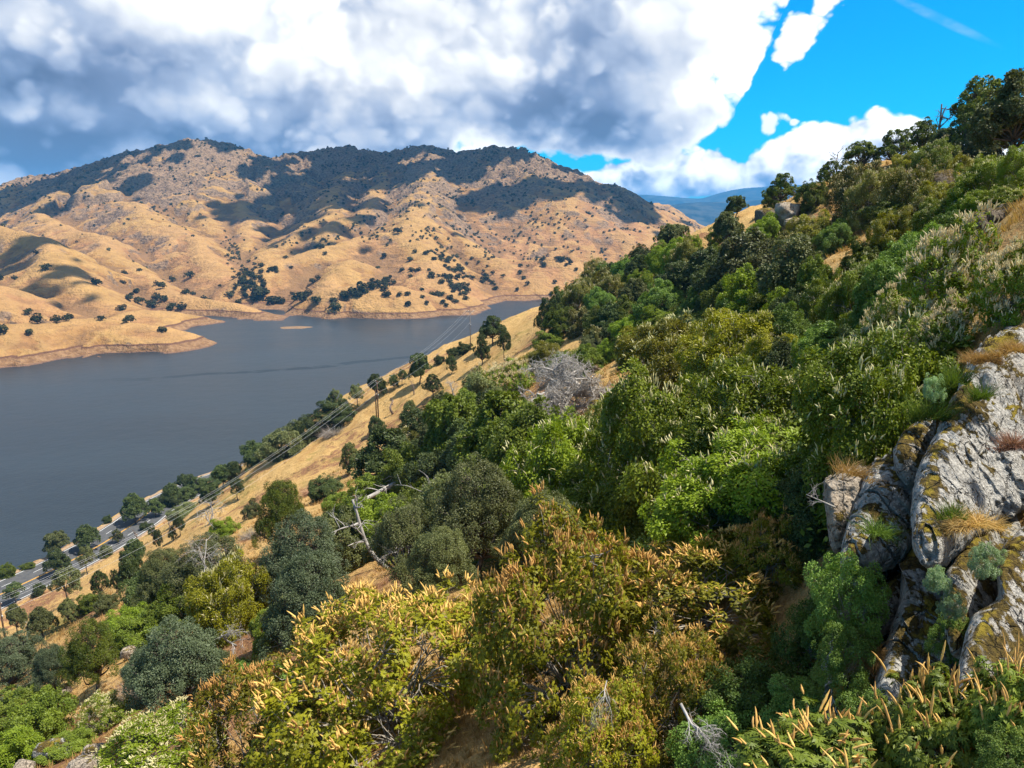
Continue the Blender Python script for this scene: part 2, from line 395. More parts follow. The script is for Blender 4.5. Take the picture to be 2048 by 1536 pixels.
# ------------------------------------------------------------------ hills across the lake
def R3(pts): return np.array([P(a, b, c) for a, b, c in pts])
RIDGES = [  # (crest points in pixels with distance), side slope, rounding
    ([(-900, 470, 3000), (-500, 440, 2800), (-300, 425, 2700), (-100, 397, 2600), (0, 374, 2500), (70, 352, 2500), (150, 337, 2480), (250, 314, 2450), (330, 294, 2400), (365, 283, 2370), (400, 281, 2350), (440, 285, 2350), (500, 308, 2380), (545, 319, 2500), (600, 312, 2550), (640, 304, 2600), (700, 301, 2650), (770, 308, 2600), (850, 294, 2500), (930, 304, 2450), (1000, 297, 2350), (1040, 301, 2300), (1090, 327, 2250), (1150, 370, 2200), (1200, 388, 2250), (1260, 402, 2350), (1330, 432, 2450), (1400, 462, 2550), (1480, 500, 2650), (1700, 560, 2700)], .46, 40),
    ([(1240, 440, 2700), (1270, 412, 2900), (1300, 406, 3000), (1335, 410, 3000), (1370, 438, 2900), (1420, 470, 2800)], 0.63, 25),
    ([(400, 281, 2350), (300, 345, 2150), (200, 402, 1980), (262, 403, 1880), (310, 425, 1750), (380, 466, 1600), (440, 522, 1430), (500, 585, 1250), (585, 629, 1150)], 0.60, 32),
    ([(0, 374, 2500), (60, 420, 2000), (100, 440, 1750), (150, 455, 1600), (180, 470, 1500), (220, 502, 1380), (262, 532, 1300), (337, 573, 1200), (450, 602, 1110), (570, 633, 1065)], 0.63, 25),
    ([(-260, 400, 1700), (-120, 420, 1450), (0, 446, 1310), (56, 462, 1250), (95, 490, 1170), (131, 540, 1080), (187, 590, 1010), (250, 622, 970)], 0.63, 22),
    ([(-300, 560, 1000), (-140, 560, 960), (-30, 565, 940), (40, 590, 940), (90, 626, 930)], 0.60, 22),
    ([(-330, 630, 760), (-180, 640, 760), (-60, 648, 770), (20, 645, 795), (75, 638, 820), (130, 633, 838), (187, 634, 846), (240, 641, 852), (290, 653, 856), (330, 668, 860), (362, 688, 862)], .50, 42),
    ([(150, 640, 900), (210, 631, 930), (270, 619, 960), (320, 620, 985), (375, 630, 1005), (430, 641, 1020), (478, 649, 1020)], 0.51, 20),
    ([(865, 300, 2480), (862, 355, 2050), (845, 400, 1850), (830, 425, 1740), (808, 455, 1580), (801, 469, 1500), (830, 492, 1420), (870, 530, 1300), (905, 565, 1220), (966, 629, 1122)], 0.63, 30),
    ([(801, 469, 1500), (765, 464, 1500), (712, 476, 1450), (640, 498, 1390), (562, 522, 1310), (500, 572, 1240)], 0.63, 25),
    ([(700, 520, 1300), (640, 575, 1170), (700, 566, 1150), (782, 562, 1150), (865, 588, 1140), (930, 612, 1128)], 0.54, 20),
    ([(930, 303, 2450), (915, 380, 2050), (880, 440, 1850), (905, 462, 1720), (936, 487, 1600), (985, 512, 1500), (1010, 530, 1430), (1000, 575, 1330), (985, 600, 1280)], 0.63, 25),
    ([(1015, 519, 1500), (1050, 517, 1480), (1090, 511, 1450), (1146, 521, 1430), (1206, 543, 1420), (1300, 600, 1400)], 0.60, 22),
    ([(1090, 511, 1450), (1062, 550, 1370), (1050, 590, 1310), (1048, 606, 1270)], 0.60, 15),
    ([(1040, 301, 2300), (1071, 396, 2020), (1127, 416, 1960), (1195, 446, 1900), (1260, 478, 1850), (1330, 510, 1800)], 0.60, 28),
    ([(545, 319, 2500), (520, 370, 2250), (500, 400, 2050), (506, 416, 1960), (500, 450, 1820), (480, 490, 1650)], 0.63, 28),
    ([(400, 330, 2280), (400, 380, 2100), (405, 404, 2000), (420, 440, 1850), (450, 480, 1700)], 0.63, 25),
    ([(700, 301, 2650), (690, 350, 2300), (660, 395, 1950), (656, 411, 1850), (610, 450, 1720), (560, 490, 1560)], 0.63, 30),
    ([(770, 308, 2600), (770, 360, 2250), (735, 405, 1900), (700, 425, 1780), (660, 455, 1640)], 0.63, 28),
    ([(1150, 370, 2200), (1230, 430, 2050), (1330, 470, 1950), (1450, 520, 1900)], 0.60, 22),
]
_SEG = []
for pts, s, rr in RIDGES:
    q = R3(pts); _SEG.append((smooth_poly(q, 4), s, rr))
def hill_z(x, y, detail=True):
    sh = np.broadcast(x, y).shape
    q = np.stack([np.broadcast_to(x, sh).ravel(), np.broadcast_to(y, sh).ravel()], -1).astype(float)
    # domain warp, so that crests and gullies wander
    wq = q + 17 * np.stack([fbm(q / 170, 3, 21), fbm(q / 170, 3, 33)], -1) + 4 * np.stack([fbm(q / 47, 2, 41), fbm(q / 47, 2, 43)], -1)
    acc = np.zeros(len(q)); K = 5.0; top = np.full(len(q), -60.0); hs = []
    for c, s, rr in _SEG:
        h = np.full(len(q), -200.0); sb = np.zeros(len(q)); db = np.zeros(len(q)); s0 = 0.0
        for i in range(len(c) - 1):
            a, b = c[i], c[i + 1]; d = (b - a)[:2]; L = d @ d
            if L < 1e-6: continue
            t = np.clip(((wq - a[:2]) @ d) / L, 0, 1); w = wq - (a[:2] + t[:, None] * d); dist = np.hypot(w[:, 0], w[:, 1])
            hn = a[2] + t * (b[2] - a[2]) - s * (np.sqrt(dist * dist + rr * rr) - rr); k = hn > h
            side = np.sign(w[:, 0] * d[1] - w[:, 1] * d[0]); h[k] = hn[k]; sb[k] = (s0 + t * math.sqrt(L))[k] + 700 * side[k]; db[k] = dist[k]; s0 += math.sqrt(L)
        if detail:
            k = h > -40; sk = sb[k] / 75.0; dk = db[k]
            gn = fbm(np.stack([sk + .5 * fbm(q[k] / 60, 2, 111), dk / 420.0 + s * 50], -1), 3, 101, .45)
            h[k] -= 15 * np.clip(dk / 70 - .15, 0, 1.6) * np.clip(1 - np.abs(gn) * 2.6, 0, 1)
            h[k] += 5 * np.clip(dk / 80, 0, 1.3) * gn
        hs.append(h); top = np.maximum(top, h)
    for h in hs: acc += np.exp(np.clip((h - top) / K, -40, 0))
    z = top + K * np.log(np.maximum(acc, 1)) - 0.5 * K
    if detail:
        up = np.clip(z / 120, 0.05, 1)
        rg = 1 - np.abs(fbm(q / 95.0, 4, 71))              # small gullies
        z = z + up * (7 * fbm(q / 170, 4, 51) - 12 * np.clip(rg - .55, 0, 1) ** 1.2) + np.clip(z / 40, .03, 1) * 1.6 * fbm(q / 19, 3, 61)
        hi = np.clip((z - 170) / 120, 0, 1); z = z + hi * (10 * np.abs(fbm(q / 33, 3, 81)) + 3 * fbm(q / 9, 2, 85))
    # wave-cut bench at the drawdown line
    z = np.where((z > 0) & (z < 9), z * .72 + 2.2 * np.clip((z - 6.2) / 1.2, 0, 1) + .3, z + np.where(z >= 9, 0, 0))
    return np.maximum(z, -30).reshape(sh)
# ------------------------------------------------------------------ materials of the setting
def pos(t): return t.new('ShaderNodeNewGeometry').outputs['Position']
def mat_hillside():
    m, t, out = material('dry_grass_hillside'); p = pos(t)
    n1 = t.noise(p, .035, 5, .6); n2 = t.noise(p, .4, 5, .62); n3 = t.noise(t.vm('MULTIPLY', p, (1.0, 1.0, 1.9)), 3.2, 4, .65); n4 = t.noise(p, 14, 3, .6)
    straw = t.mix(t.rng(n2, .3, .7), (.55, .325, .085), (.70, .46, .17))
    straw = t.mix(t.rng(n3, .35, .68), t.mix(.5, straw, (.30, .15, .045)), straw)
    straw = t.mix(t.mul(t.rng(n4, .3, .75), .55), straw, (.72, .50, .24))
    soil = t.mix(t.rng(n3, .3, .7), (.20, .095, .045), (.36, .19, .095))
    clump = t.sub(1.0, t.noise(t.vm('MULTIPLY', p, (1., 1., 1.7)), 1.5, 6, .72))
    straw = t.mix(t.mul(t.rng(clump, .50, .62), .55), straw, (.30, .155, .05))
    strk = t.noise(t.vm('MULTIPLY', p, (.25, 2.2, .6)), .8, 5, .65)
    straw = t.mix(t.mul(t.rng(strk, .52, .66), .45), straw, (.34, .19, .065))  # darker streaks painted in for the shadows of grass tufts
    big = t.noise(t.vm('MULTIPLY', p, (1., .45, 1.6)), .11, 5, .62)
    straw = t.mix(t.mul(t.rng(big, .54, .7), .5), straw, (.40, .20, .07))
    c = t.mix(t.rng(t.add(n1, t.mul(n2, .55)), .80, .93), straw, soil)
    green = t.mix(t.rng(n3, .3, .7), (.11, .12, .02), (.25, .24, .05))
    c = t.mix(t.mul(t.rng(t.noise(p, .075, 4, .6), .56, .7), .65), c, green)
    z = t.sep(p)[2]
    c = t.mix(t.rng(t.add(z, t.mul(n2, 3.0)), 6.5, 4.5), c, (.33, .17, .09))
    h = t.add(t.mul(n3, .6), t.mul(n4, .25))
    principled(t, out, c, .95, .1, t.bump(t.add(t.add(h, n2), t.mul(clump, -1.2)), 1.0, .45)); return m
def mat_hills():
    m, t, out = material('golden_hills'); p = pos(t); g = t.new('ShaderNodeNewGeometry')
    x, y, z = t.sep(p); nz = t.sep(g.outputs['Normal'])[2]
    n1 = t.noise(p, .0055, 6, .6); n2 = t.noise(p, .03, 6, .62); n3 = t.noise(p, .16, 5, .65)
    st = t.noise(t.vm('MULTIPLY', p, (1., 1., 4.5)), .05, 5, .62)
    straw = t.mix(t.rng(n2, .32, .68), (.275, .145, .044), (.45, .26, .085))
    straw = t.mix(t.rng(n1, .38, .62), straw, t.mix(.45, straw, (.44, .22, .12)))
    straw = t.mix(t.mul(t.rng(st, .48, .62), .6), straw, (.22, .12, .055))
    straw = t.mix(t.mul(t.rng(n3, .48, .7), .42), straw, (.24, .13, .06))
    straw = t.mix(t.mul(t.rng(t.noise(p, .012, 6, .68), .52, .62), .45), straw, (.26, .135, .06))
    east = t.rng(x, -300, 300); straw = t.mix(t.mul(east, .38), straw, (.38, .185, .085))
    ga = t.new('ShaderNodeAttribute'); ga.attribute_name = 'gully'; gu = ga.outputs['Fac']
    straw = t.mix(t.mul(t.rng(t.add(gu, t.mul(t.sub(n3, .5), 1.2)), .12, .75), .72), straw, (.20, .115, .055))      # browner where the slope is hollow
    straw = t.mix(t.mul(t.rng(gu, -.1, -.7), .35), straw, (.50, .315, .115))                                          # paler where the slope bulges
    # rock and chaparral ground on the high, steep part
    rock = t.mix(t.rng(n3, .35, .62), (.085, .062, .044), (.30, .20, .125))
    k = t.rng(t.add(t.mul(z, .0042), t.add(t.mul(t.sub(n1, .5), 2.4), t.add(t.mul(t.sub(n2, .5), 1.5), t.mul(t.sub(.93, nz), 3.2)))), .78, 1.12)
    c = t.mix(t.mul(k, .85), straw, rock)
    # drawdown band at the water
    zz = t.add(z, t.mul(t.sub(n2, .5), 2.2))
    band = t.mix(t.rng(n3, .3, .7), (.18, .095, .045), (.34, .20, .10))
    band = t.mix(t.rng(zz, 6.2, 6.9), band, (.15, .075, .045))
    band = t.mix(t.rng(zz, 1.6, .2), band, (.19, .11, .07))
    c = t.mix(t.rng(zz, 8.6, 7.8), c, band)
    principled(t, out, c, .95, .1, t.bump(t.add(t.add(n3, t.mul(st, .8)), t.mul(n2, 2.0)), 1.0, 5.0)); return m
def mat_mountains():
    m, t, out = material('forested_mountains'); p = pos(t)
    c = t.mix(t.rng(t.noise(p, .004, 6, .65), .42, .62), (.010, .022, .030), (.050, .058, .055))
    principled(t, out, c, .95, .1); return m
def mat_water():
    m, t, out = material('lake_water'); p = pos(t)
    w1 = t.noise(t.vm('MULTIPLY', p, (1., 1.5, 1.)), .55, 4, .6); w2 = t.noise(p, .09, 3, .5)
    big = t.noise(t.vm('MULTIPLY', p, (.5, 1.5, 1.)), .006, 4, .55)
    x, y, z = t.sep(p)
    # a long streak where the water is rougher and more rippled
    cv = t.curve(x, [(-420, 640), (-273, 681), (-189, 719), (-102, 773), (-71, 841), (-46, 914), (-20, 960)], 600.0, 1000.0)
    ln = t.add(t.sub(y, cv), t.mul(t.sub(t.noise(p, .016, 5, .6), .5), 40))
    sl = t.mul(t.rng(t.m('ABSOLUTE', ln), 4.0, 9.0, 1.0, 0.0), t.mul(t.rng(x, -420, -220), t.rng(t.noise(p, .03, 4, .6), .36, .5)))
    b = principled(t, out, t.mix(t.rng(big, .35, .65), (.012, .020, .025), (.020, .030, .037)), t.sub(t.rng(big, .3, .7, .30, .38), t.mul(sl, -.16)), .42,
                   t.bump(t.mul(t.add(w1, t.mul(w2, 1.6)), t.add(1.15, t.mul(sl, 1.6))), .55, .35))
    b.inputs['IOR'].default_value = 1.33; return m
def mat_simple(name, col, rough=.8, spec=.3, var=.0, scale=5., bump=0., bdist=.02, col2=None):
    m, t, out = material(name); p = t.new('ShaderNodeTexCoord').outputs['Object']
    n = t.noise(p, scale, 5, .6); c = t.mix(t.rng(n, .3, .7), col, col2) if col2 else (*col, 1)
    principled(t, out, c, rough, spec, t.bump(n, bump, bdist) if bump else None); return m
M = dict(hillside=mat_hillside(), hills=mat_hills(), mountains=mat_mountains(), water=mat_water(),
         asphalt=mat_simple('asphalt', (.062, .064, .066), .9, .2, col2=(.095, .095, .095), scale=.6),
         gravel=mat_simple('gravel', (.25, .17, .105), .95, .1, col2=(.36, .26, .17), scale=1.2, bump=.5),
         mud=mat_simple('brown_mud', (.16, .095, .05), .9, .2, col2=(.27, .17, .09), scale=.4),
         white=mat_simple('white_road_paint', (.78, .78, .76), .7, .3), yellow=mat_simple('yellow_road_paint', (.75, .38, .03), .7, .3))

# ------------------------------------------------------------------ ground, hills, mountains, lake
def box_blur(Z, k):
    for ax in (0, 1):
        P_ = np.pad(Z, [(k, k) if a == ax else (0, 0) for a in (0, 1)], mode='edge'); c = np.cumsum(P_, ax); c = np.concatenate([np.zeros_like(np.take(c, [0], ax)), c], ax)
        n = Z.shape[ax]; Z = (np.take(c, np.arange(2 * k + 1, 2 * k + 1 + n), ax) - np.take(c, np.arange(n), ax)) / (2 * k + 1)
    return Z
def build_setting():
    # near hillside: rings round the camera, fine close by
    na, nr = 900, 400
    V = np.stack([GX, GY, GZ], -1).reshape(-1, 3)
    k = len(V); V = np.concatenate([V, [[0, 0, float(ground_z(0., 0.))]]])
    j = np.arange(na); cap = np.stack([np.full(na, k), (j + 1) % na, j], -1)
    structure('hillside', mesh_np('hillside', V, [grid_faces(nr, na, True), cap], [M['hillside']], smooth=True), 'steep hillside of dry golden grass above the road and the lake')
    # hills across the lake
    xs = np.linspace(-2300, 1500, 620); v = np.linspace(0, 1, 520); ys = 640 + 2760 * (v * .55 + .45 * v * v)
    X, Y = np.meshgrid(xs, ys, indexing='ij'); Z = hill_z(X, Y)
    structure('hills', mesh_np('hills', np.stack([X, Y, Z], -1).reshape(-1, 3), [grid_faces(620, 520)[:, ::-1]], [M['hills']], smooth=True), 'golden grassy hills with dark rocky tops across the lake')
    global HILLGRID; HILLGRID = (xs, ys, Z)
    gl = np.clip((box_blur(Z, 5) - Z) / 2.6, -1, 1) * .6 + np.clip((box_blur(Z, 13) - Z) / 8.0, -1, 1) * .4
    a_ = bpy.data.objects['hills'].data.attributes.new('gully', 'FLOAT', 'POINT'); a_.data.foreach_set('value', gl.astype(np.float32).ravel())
    # far mountains
    for nm, lab, crest, thick in (('mountains', 'far blue mountain range under the cumulus clouds', [(300, 420, 16000), (800, 410, 16000), (1100, 395, 15000), (1240, 391, 14500), (1300, 390, 14000), (1350, 394, 13800), (1400, 396, 13600), (1440, 384, 13500), (1470, 377, 13500), (1500, 374, 13500), (1530, 373, 13500), (1580, 370, 13500), (1700, 372, 13600), (1900, 380, 13800), (2400, 395, 14500)], 5200),
                               ('foothills', 'nearer blue foothill in front of the mountain range', [(1180, 440, 9000), (1270, 424, 9000), (1330, 411, 8800), (1380, 405, 8700), (1430, 402, 8700), (1480, 400, 8600), (1540, 396, 8600), (1650, 396, 8800), (1900, 408, 9000), (2300, 430, 9000)], 3200)):
        c = smooth_poly(R3(crest), 14); nv = 60; s = np.linspace(-1, 1, nv)
        hp = (1 - np.abs(s)) ** 1.15
        V = np.empty((len(c), nv, 3)); V[..., 0] = c[:, 0, None]; V[..., 1] = c[:, 1, None] + s[None] * thick
        V[..., 2] = (c[:, 2, None] + 40) * hp[None] - 40
        q = V[..., :2].reshape(-1, 2); V[..., 2] += (fbm(q / 900, 5, 91).reshape(len(c), nv) * 90 * (hp * (1 - hp) * 3 + .12)[None])
        structure(nm, mesh_np(nm, V.reshape(-1, 3), [grid_faces(len(c), nv)[:, ::-1]], [M['mountains']], smooth=True), lab)
    # lake and low land under the far air
    w = np.array([[-15500, -3000, 0], [15500, -3000, 0], [15500, 7000, 0], [-15500, 7000, 0]], float)
    structure('lake', mesh_np('lake', w, [[[0, 1, 2, 3]]], [M['water']]), 'dark slate blue reservoir between the hills')
    g = np.array([[-15800, 3300, -4], [15800, 3300, -4], [15800, 20500, -4], [-15800, 20500, -4]], float); g[:, 2] = 2.0
    structure('plain', mesh_np('plain', g, [[[0, 1, 2, 3]]], [M['mountains']]), 'low land far behind the hills')
    # mud islet
    c = pix_at_z(591, 655, 0.0); th = np.linspace(0, 2 * np.pi, 48, endpoint=False); rr = np.linspace(0, 1, 9)
    rad = 1 + .16 * np.sin(2 * th + 1) + .1 * np.sin(5 * th)
    V = np.stack([c[0] + 20 * rr[:, None] * (rad * np.cos(th))[None], c[1] + 15 * rr[:, None] * (rad * np.sin(th))[None], np.broadcast_to((1.3 * (1 - rr ** 2) - .25)[:, None], (9, 48))], -1).reshape(-1, 3)
    structure('islet', mesh_np('islet', V, [grid_faces(9, 48, True)], [M['mud']], smooth=True), 'small flat brown mud islet in the lake near the cove')
    # road
    def strip(a, b, z, s0=0, s1=None):
        c = ROADC; s1 = len(c) if s1 is None else s1
        L = np.concatenate([c[:, :2] + rn * a, np.full((len(c), 1), ROAD_Z + z)], 1)[s0:s1]; R_ = np.concatenate([c[:, :2] + rn * b, np.full((len(c), 1), ROAD_Z + z)], 1)[s0:s1]
        n = len(L); i = np.arange(n - 1)
        return np.concatenate([L, R_]), np.stack([i, i + 1, n + i + 1, n + i], -1)
    V, f = strip(12.3, -11.4, -.06); structure('road_shoulder', mesh_np('road_shoulder', V, [f], [M['gravel']]), 'pale gravel shoulder of the lakeside road')
    V, f = strip(ROAD_HALF, -ROAD_HALF, 0.0); structure('road', mesh_np('road', V, [f], [M['asphalt']]), 'grey asphalt road along the lake shore')
    mb = MB()
    for o in (9.5, -9.5):
        V, f = strip(o + .11, o - .11, .004); mb.add(V, [f])
    arc = np.concatenate([[0], np.cumsum(np.linalg.norm(np.diff(ROADC, axis=0), axis=1))])
    def at(s): return np.array([np.interp(s, arc, ROADC[:, 0]), np.interp(s, arc, ROADC[:, 1])])
    def atn(s): v = np.array([np.interp(s, arc, rn[:, 0]), np.interp(s, arc, rn[:, 1])]); return v / np.linalg.norm(v)
    for o in (4.9, -4.9):
        for s in np.arange(2, arc[-1] - 4, 12.2):
            a, b, n = at(s), at(s + 3.6), atn(s + 1.8)
            mb.add([[*(a + n * (o + .08)), ROAD_Z + .004], [*(b + n * (o + .08)), ROAD_Z + .004], [*(b + n * (o - .08)), ROAD_Z + .004], [*(a + n * (o - .08)), ROAD_Z + .004]], [[[0, 1, 2, 3]]])
    structure('road_marking', mb.mesh('white_marking', [M['white']]), 'white edge lines and dashes on the road')
    mb = MB()
    for o in (.22, -.22):
        V, f = strip(o + .11, o - .11, .004); mb.add(V, [f])
    structure('road_centre_line', mb.mesh('yellow_marking', [M['yellow']]), 'double yellow line down the middle of the road')
build_setting()
# ------------------------------------------------------------------ plant materials
def mat_leaf(name, c1, c2, transl=.35, gloss=.25, rough=.5, hue=.5):
    m, t, out = material(name)
    a = t.new('ShaderNodeAttribute'); a.attribute_name = 'rnd'
    oi = t.new('ShaderNodeObjectInfo').outputs['Random']
    p = pos(t); n = t.noise(p, .9, 3, .6)
    f = t.add(t.mul(a.outputs['Fac'], .62), t.add(t.mul(t.sub(oi, .5), .35), t.mul(t.sub(n, .5), .9)))
    c = t.mix(t.m('ADD', f, .08, clamp=True), c1, c2)
    hs = t.new('ShaderNodeHueSaturation'); t.put(hs.inputs['Color'], c)
    t.put(hs.inputs['Hue'], t.add(.5, t.mul(t.sub(oi, .5), .045 * hue))); t.put(hs.inputs['Value'], t.add(.86, t.mul(oi, .3)))
    c = hs.outputs[0]
    b = t.new('ShaderNodeBsdfPrincipled'); t.put(b.inputs['Base Color'], c); b.inputs['Roughness'].default_value = rough
    b.inputs['Specular IOR Level'].default_value = gloss
    tr = t.new('ShaderNodeBsdfTranslucent'); t.put(tr.inputs[0], t.mix(1.0, c, (1.0, 1.0, .45), 'MULTIPLY'))
    ms = t.new('ShaderNodeMixShader'); ms.inputs[0].default_value = transl
    t.l.new(b.outputs[0], ms.inputs[1]); t.l.new(tr.outputs[0], ms.inputs[2]); t.l.new(ms.outputs[0], out.inputs[0]); return m
M.update(
    L_tan=mat_leaf('yellow_green_buckeye_leaf', (0.095, 0.098, 0.004), (0.4, 0.37, 0.018)),
    L_buck=mat_leaf('green_buckeye_leaf', (0.066, 0.112, 0.005), (0.33, 0.395, 0.02)),
    L_olive=mat_leaf('olive_buckeye_leaf', (0.072, 0.076, 0.012), (0.29, 0.275, 0.045)),
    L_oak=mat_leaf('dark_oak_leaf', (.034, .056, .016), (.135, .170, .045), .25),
    L_live=mat_leaf('green_oak_leaf', (0.058, 0.092, 0.01), (0.25, 0.295, 0.03), .28),
    L_gray=mat_leaf('grey_green_oak_leaf', (0.072, 0.088, 0.03), (0.235, 0.25, 0.085), .25),
    L_blue=mat_leaf('blue_green_oak_leaf', (0.056, 0.082, 0.04), (0.185, 0.225, 0.112), .25),
    L_lime=mat_leaf('lime_green_leaf', (0.1, 0.155, 0.008), (0.33, 0.41, 0.035), .4),
    L_sage=mat_leaf('soft_green_leaf', (0.058, 0.11, 0.018), (0.25, 0.355, 0.062), .35, .25, .5),
    L_pale=mat_leaf('pale_dusty_leaf', (.16, .25, .11), (.42, .56, .28), .35, .5, .4),
    L_far=mat_leaf('far_oak_leaf', (.030, .034, .014), (.090, .088, .036), .1, .1, .8),
    S_tan=mat_leaf('tan_flower_spike', (.62, .36, .10), (.88, .58, .20), .25, .1, .9, .4),
    S_cream=mat_leaf('cream_flower_spike', (0.62, 0.56, 0.26), (0.86, 0.8, 0.48), .25, .1, .9, .4),
    S_pale=mat_leaf('pale_flower_spike', (0.8, 0.66, 0.36), (0.95, 0.85, 0.55), .25, .1, .9, .4),
    bark=mat_simple('grey_brown_bark', (.075, .060, .048), .95, .1, col2=(.16, .13, .105), scale=3., bump=.6),
    twig=mat_simple('pale_twig', (.22, .19, .15), .9, .15, col2=(.38, .34, .28), scale=2.),
    dead=mat_simple('bleached_dead_wood', (.23, .21, .19), .9, .15, col2=(.47, .44, .40), scale=1.3, bump=.4),
    brown=mat_simple('brown_dead_wood', (.12, .085, .065), .95, .1, col2=(.24, .18, .14), scale=1.3, bump=.4),
    straw=mat_leaf('dry_straw', (.34, .20, .065), (.68, .47, .20), .3, .1, .8, .3),
    redstraw=mat_leaf('reddish_dry_brush', (.26, .13, .085), (.50, .31, .22), .2, .1, .9, .3),
    brush=mat_leaf('grey_dry_brush', (.20, .165, .14), (.40, .35, .31), .15, .1, .9, .3),
    scrub=mat_leaf('dry_olive_scrub', (.10, .075, .03), (.30, .22, .08), .2, .1, .9, .6),
    reed=mat_leaf('green_grass_tuft', (.06, .12, .015), (.20, .28, .05), .35, .2, .6, .4),
)

# ------------------------------------------------------------------ plant prototypes (metres)
def rand_dir(g, n):
    return unit(g.normal(size=(n, 3)))
def leaf_quads(base, d, nrm, L, W, fold=.12):
    """rhombic leaves: base points, direction, approximate normal"""
    s = unit(np.cross(nrm, d)); n2 = np.cross(d, s)
    L = np.broadcast_to(L, (len(base),))[:, None]; W = np.broadcast_to(W, (len(base),))[:, None]
    m = base + d * L * .48 + n2 * W * fold
    V = np.stack([base, m + s * W * .5, base + d * L, m - s * W * .5], 1).reshape(-1, 3)
    return V, np.arange(len(V)).reshape(-1, 4)
def clumps(g, lobes, nc, rc, low=-.35, keep=.92):
    """clump centres on the outside of a union of ellipsoid lobes, with outward normals"""
    lobes = np.array(lobes, float); C, Rr = lobes[:, :3], lobes[:, 3:]
    wgt = (Rr[:, 0] * Rr[:, 2]); wgt = wgt / wgt.sum(); out = []; nn = []; own = []
    for _ in range(40):
        k = g.choice(len(lobes), size=nc * 3, p=wgt); d = rand_dir(g, nc * 3); d = d[d[:, 2] > low]; k = k[:len(d)]
        p = C[k] + d * Rr[k] * (1 - .22 * np.abs(g.normal(size=(len(d), 1))).clip(0, 2))
        q = (((p[:, None] - C[None]) / Rr[None]) ** 2).sum(-1); q[np.arange(len(p)), k] = 9
        ok = q.min(1) > keep * .8
        out.append(p[ok]); nn.append(unit(d[ok] / Rr[k[ok]])); own.append(k[ok])
        if sum(map(len, out)) > nc * 2: break
    p = np.concatenate(out); n = np.concatenate(nn); o = np.concatenate(own)
    # thin out: keep spread centres
    sel = []; 
    idx = g.permutation(len(p))
    for i in idx:
        if len(sel) >= nc: break
        if all(((p[i] - p[j]) ** 2).sum() > (rc * .72) ** 2 for j in sel[-80:]): sel.append(i)
    p, n, o = p[sel], n[sel], o[sel]
    keepk = g.uniform(size=len(p)) > .10; p, n, o = p[keepk], n[keepk], o[keepk]
    p = p + n * (np.abs(g.normal(size=(len(p), 1))) * .55 * rc - .2 * rc) + g.normal(size=p.shape) * rc * .15
    return p, n, o
def foliage(g, p, n, rc, per, L, W, fan=0, droop=0.0, up=.5, spread=1.0):
    """leaves around clump centres p with outward normals n"""
    cr = rc * g.uniform(.5, 1.4, len(p)); wk = cr ** 2; N = len(p) * per
    k = g.choice(len(p), N, p=wk / wk.sum()); r = cr[k]
    d = unit(rand_dir(g, N) + n[k] * .75)
    pts = p[k] + d * (r * g.uniform(0.25, 1, N) ** .5)[:, None] * spread
    nr = unit(n[k] * .6 + np.array([0, 0, up]) + d * .45 + g.normal(size=(N, 3)) * .42)
    ax = unit(np.cross(nr, rand_dir(g, N)) + d * .5 - np.array([0, 0, droop]))
    rc_rnd = g.uniform(0, 1, len(p))[k]
    if fan:
        s = unit(np.cross(nr, ax)); ax2 = np.cross(s, nr); Vs = []; Fs = []; Rs = []; o = 0
        ang = np.linspace(-1.25, 1.25, fan)
        for a in ang:
            dd = unit(ax2 * math.cos(a) + s * math.sin(a) - np.array([0, 0, droop * .5]))
            V, Fq = leaf_quads(pts, dd, nr, L * g.uniform(.7, 1.15, N), W * g.uniform(.8, 1.2, N))
            Vs.append(V); Fs.append(Fq + o); o += len(V); Rs.append(np.repeat(.55 * g.uniform(0, 1, N) + .45 * rc_rnd, 4))
        return np.concatenate(Vs), np.concatenate(Fs), np.concatenate(Rs)
    V, Fq = leaf_quads(pts, ax, nr, L * g.uniform(.6, 1.25, N), W * g.uniform(.75, 1.25, N))
    return V, Fq, np.repeat(.55 * g.uniform(0, 1, N) + .45 * rc_rnd, 4)
def spikes(g, p, d, L, r, rings=7, sides=6):
    N = len(p); L = L * g.uniform(.6, 1.25, N); u = np.linspace(0, 1, rings)
    a = unit(np.cross(d, rand_dir(g, N))); b = np.cross(d, a); bend = a * g.normal(size=(N, 1)) * .42
    c = p[:, None] + d[:, None] * (L[:, None] * u)[..., None] + bend[:, None] * (L[:, None] * u ** 2)[..., None]
    prof = np.interp(u, [0, .12, .3, .7, 1], [.25, .8, 1.0, .8, .18]); th = np.arange(sides) * 2 * np.pi / sides
    rad = r * prof[None] * g.uniform(.7, 1.25, (N, rings))
    tw = g.uniform(0, 6, (N, 1, 1)) + th + np.arange(rings)[None, :, None] * .5
    rr = rad[..., None] * g.uniform(.72, 1.2, (N, rings, sides))
    V = c[:, :, None] + rr[..., None] * (np.cos(tw)[..., None] * a[:, None, None] + np.sin(tw)[..., None] * b[:, None, None])
    f = grid_faces(rings, sides, True); F_ = (f[None] + (np.arange(N) * rings * sides)[:, None, None]).reshape(-1, 4)
    return V.reshape(-1, 3), F_, np.repeat(g.uniform(0, 1, N), rings * sides)
def curve_pts(a, b, g, n=5, wob=.12, sag=0.):
    t = np.linspace(0, 1, n)[:, None]; L = np.linalg.norm(np.asarray(b) - a); q = np.asarray(a) * (1 - t) + np.asarray(b) * t
    q = q + np.sin(t * np.pi) * g.normal(size=3) * wob * L + np.array([0, 0, sag]) * L * np.sin(t * np.pi); return q
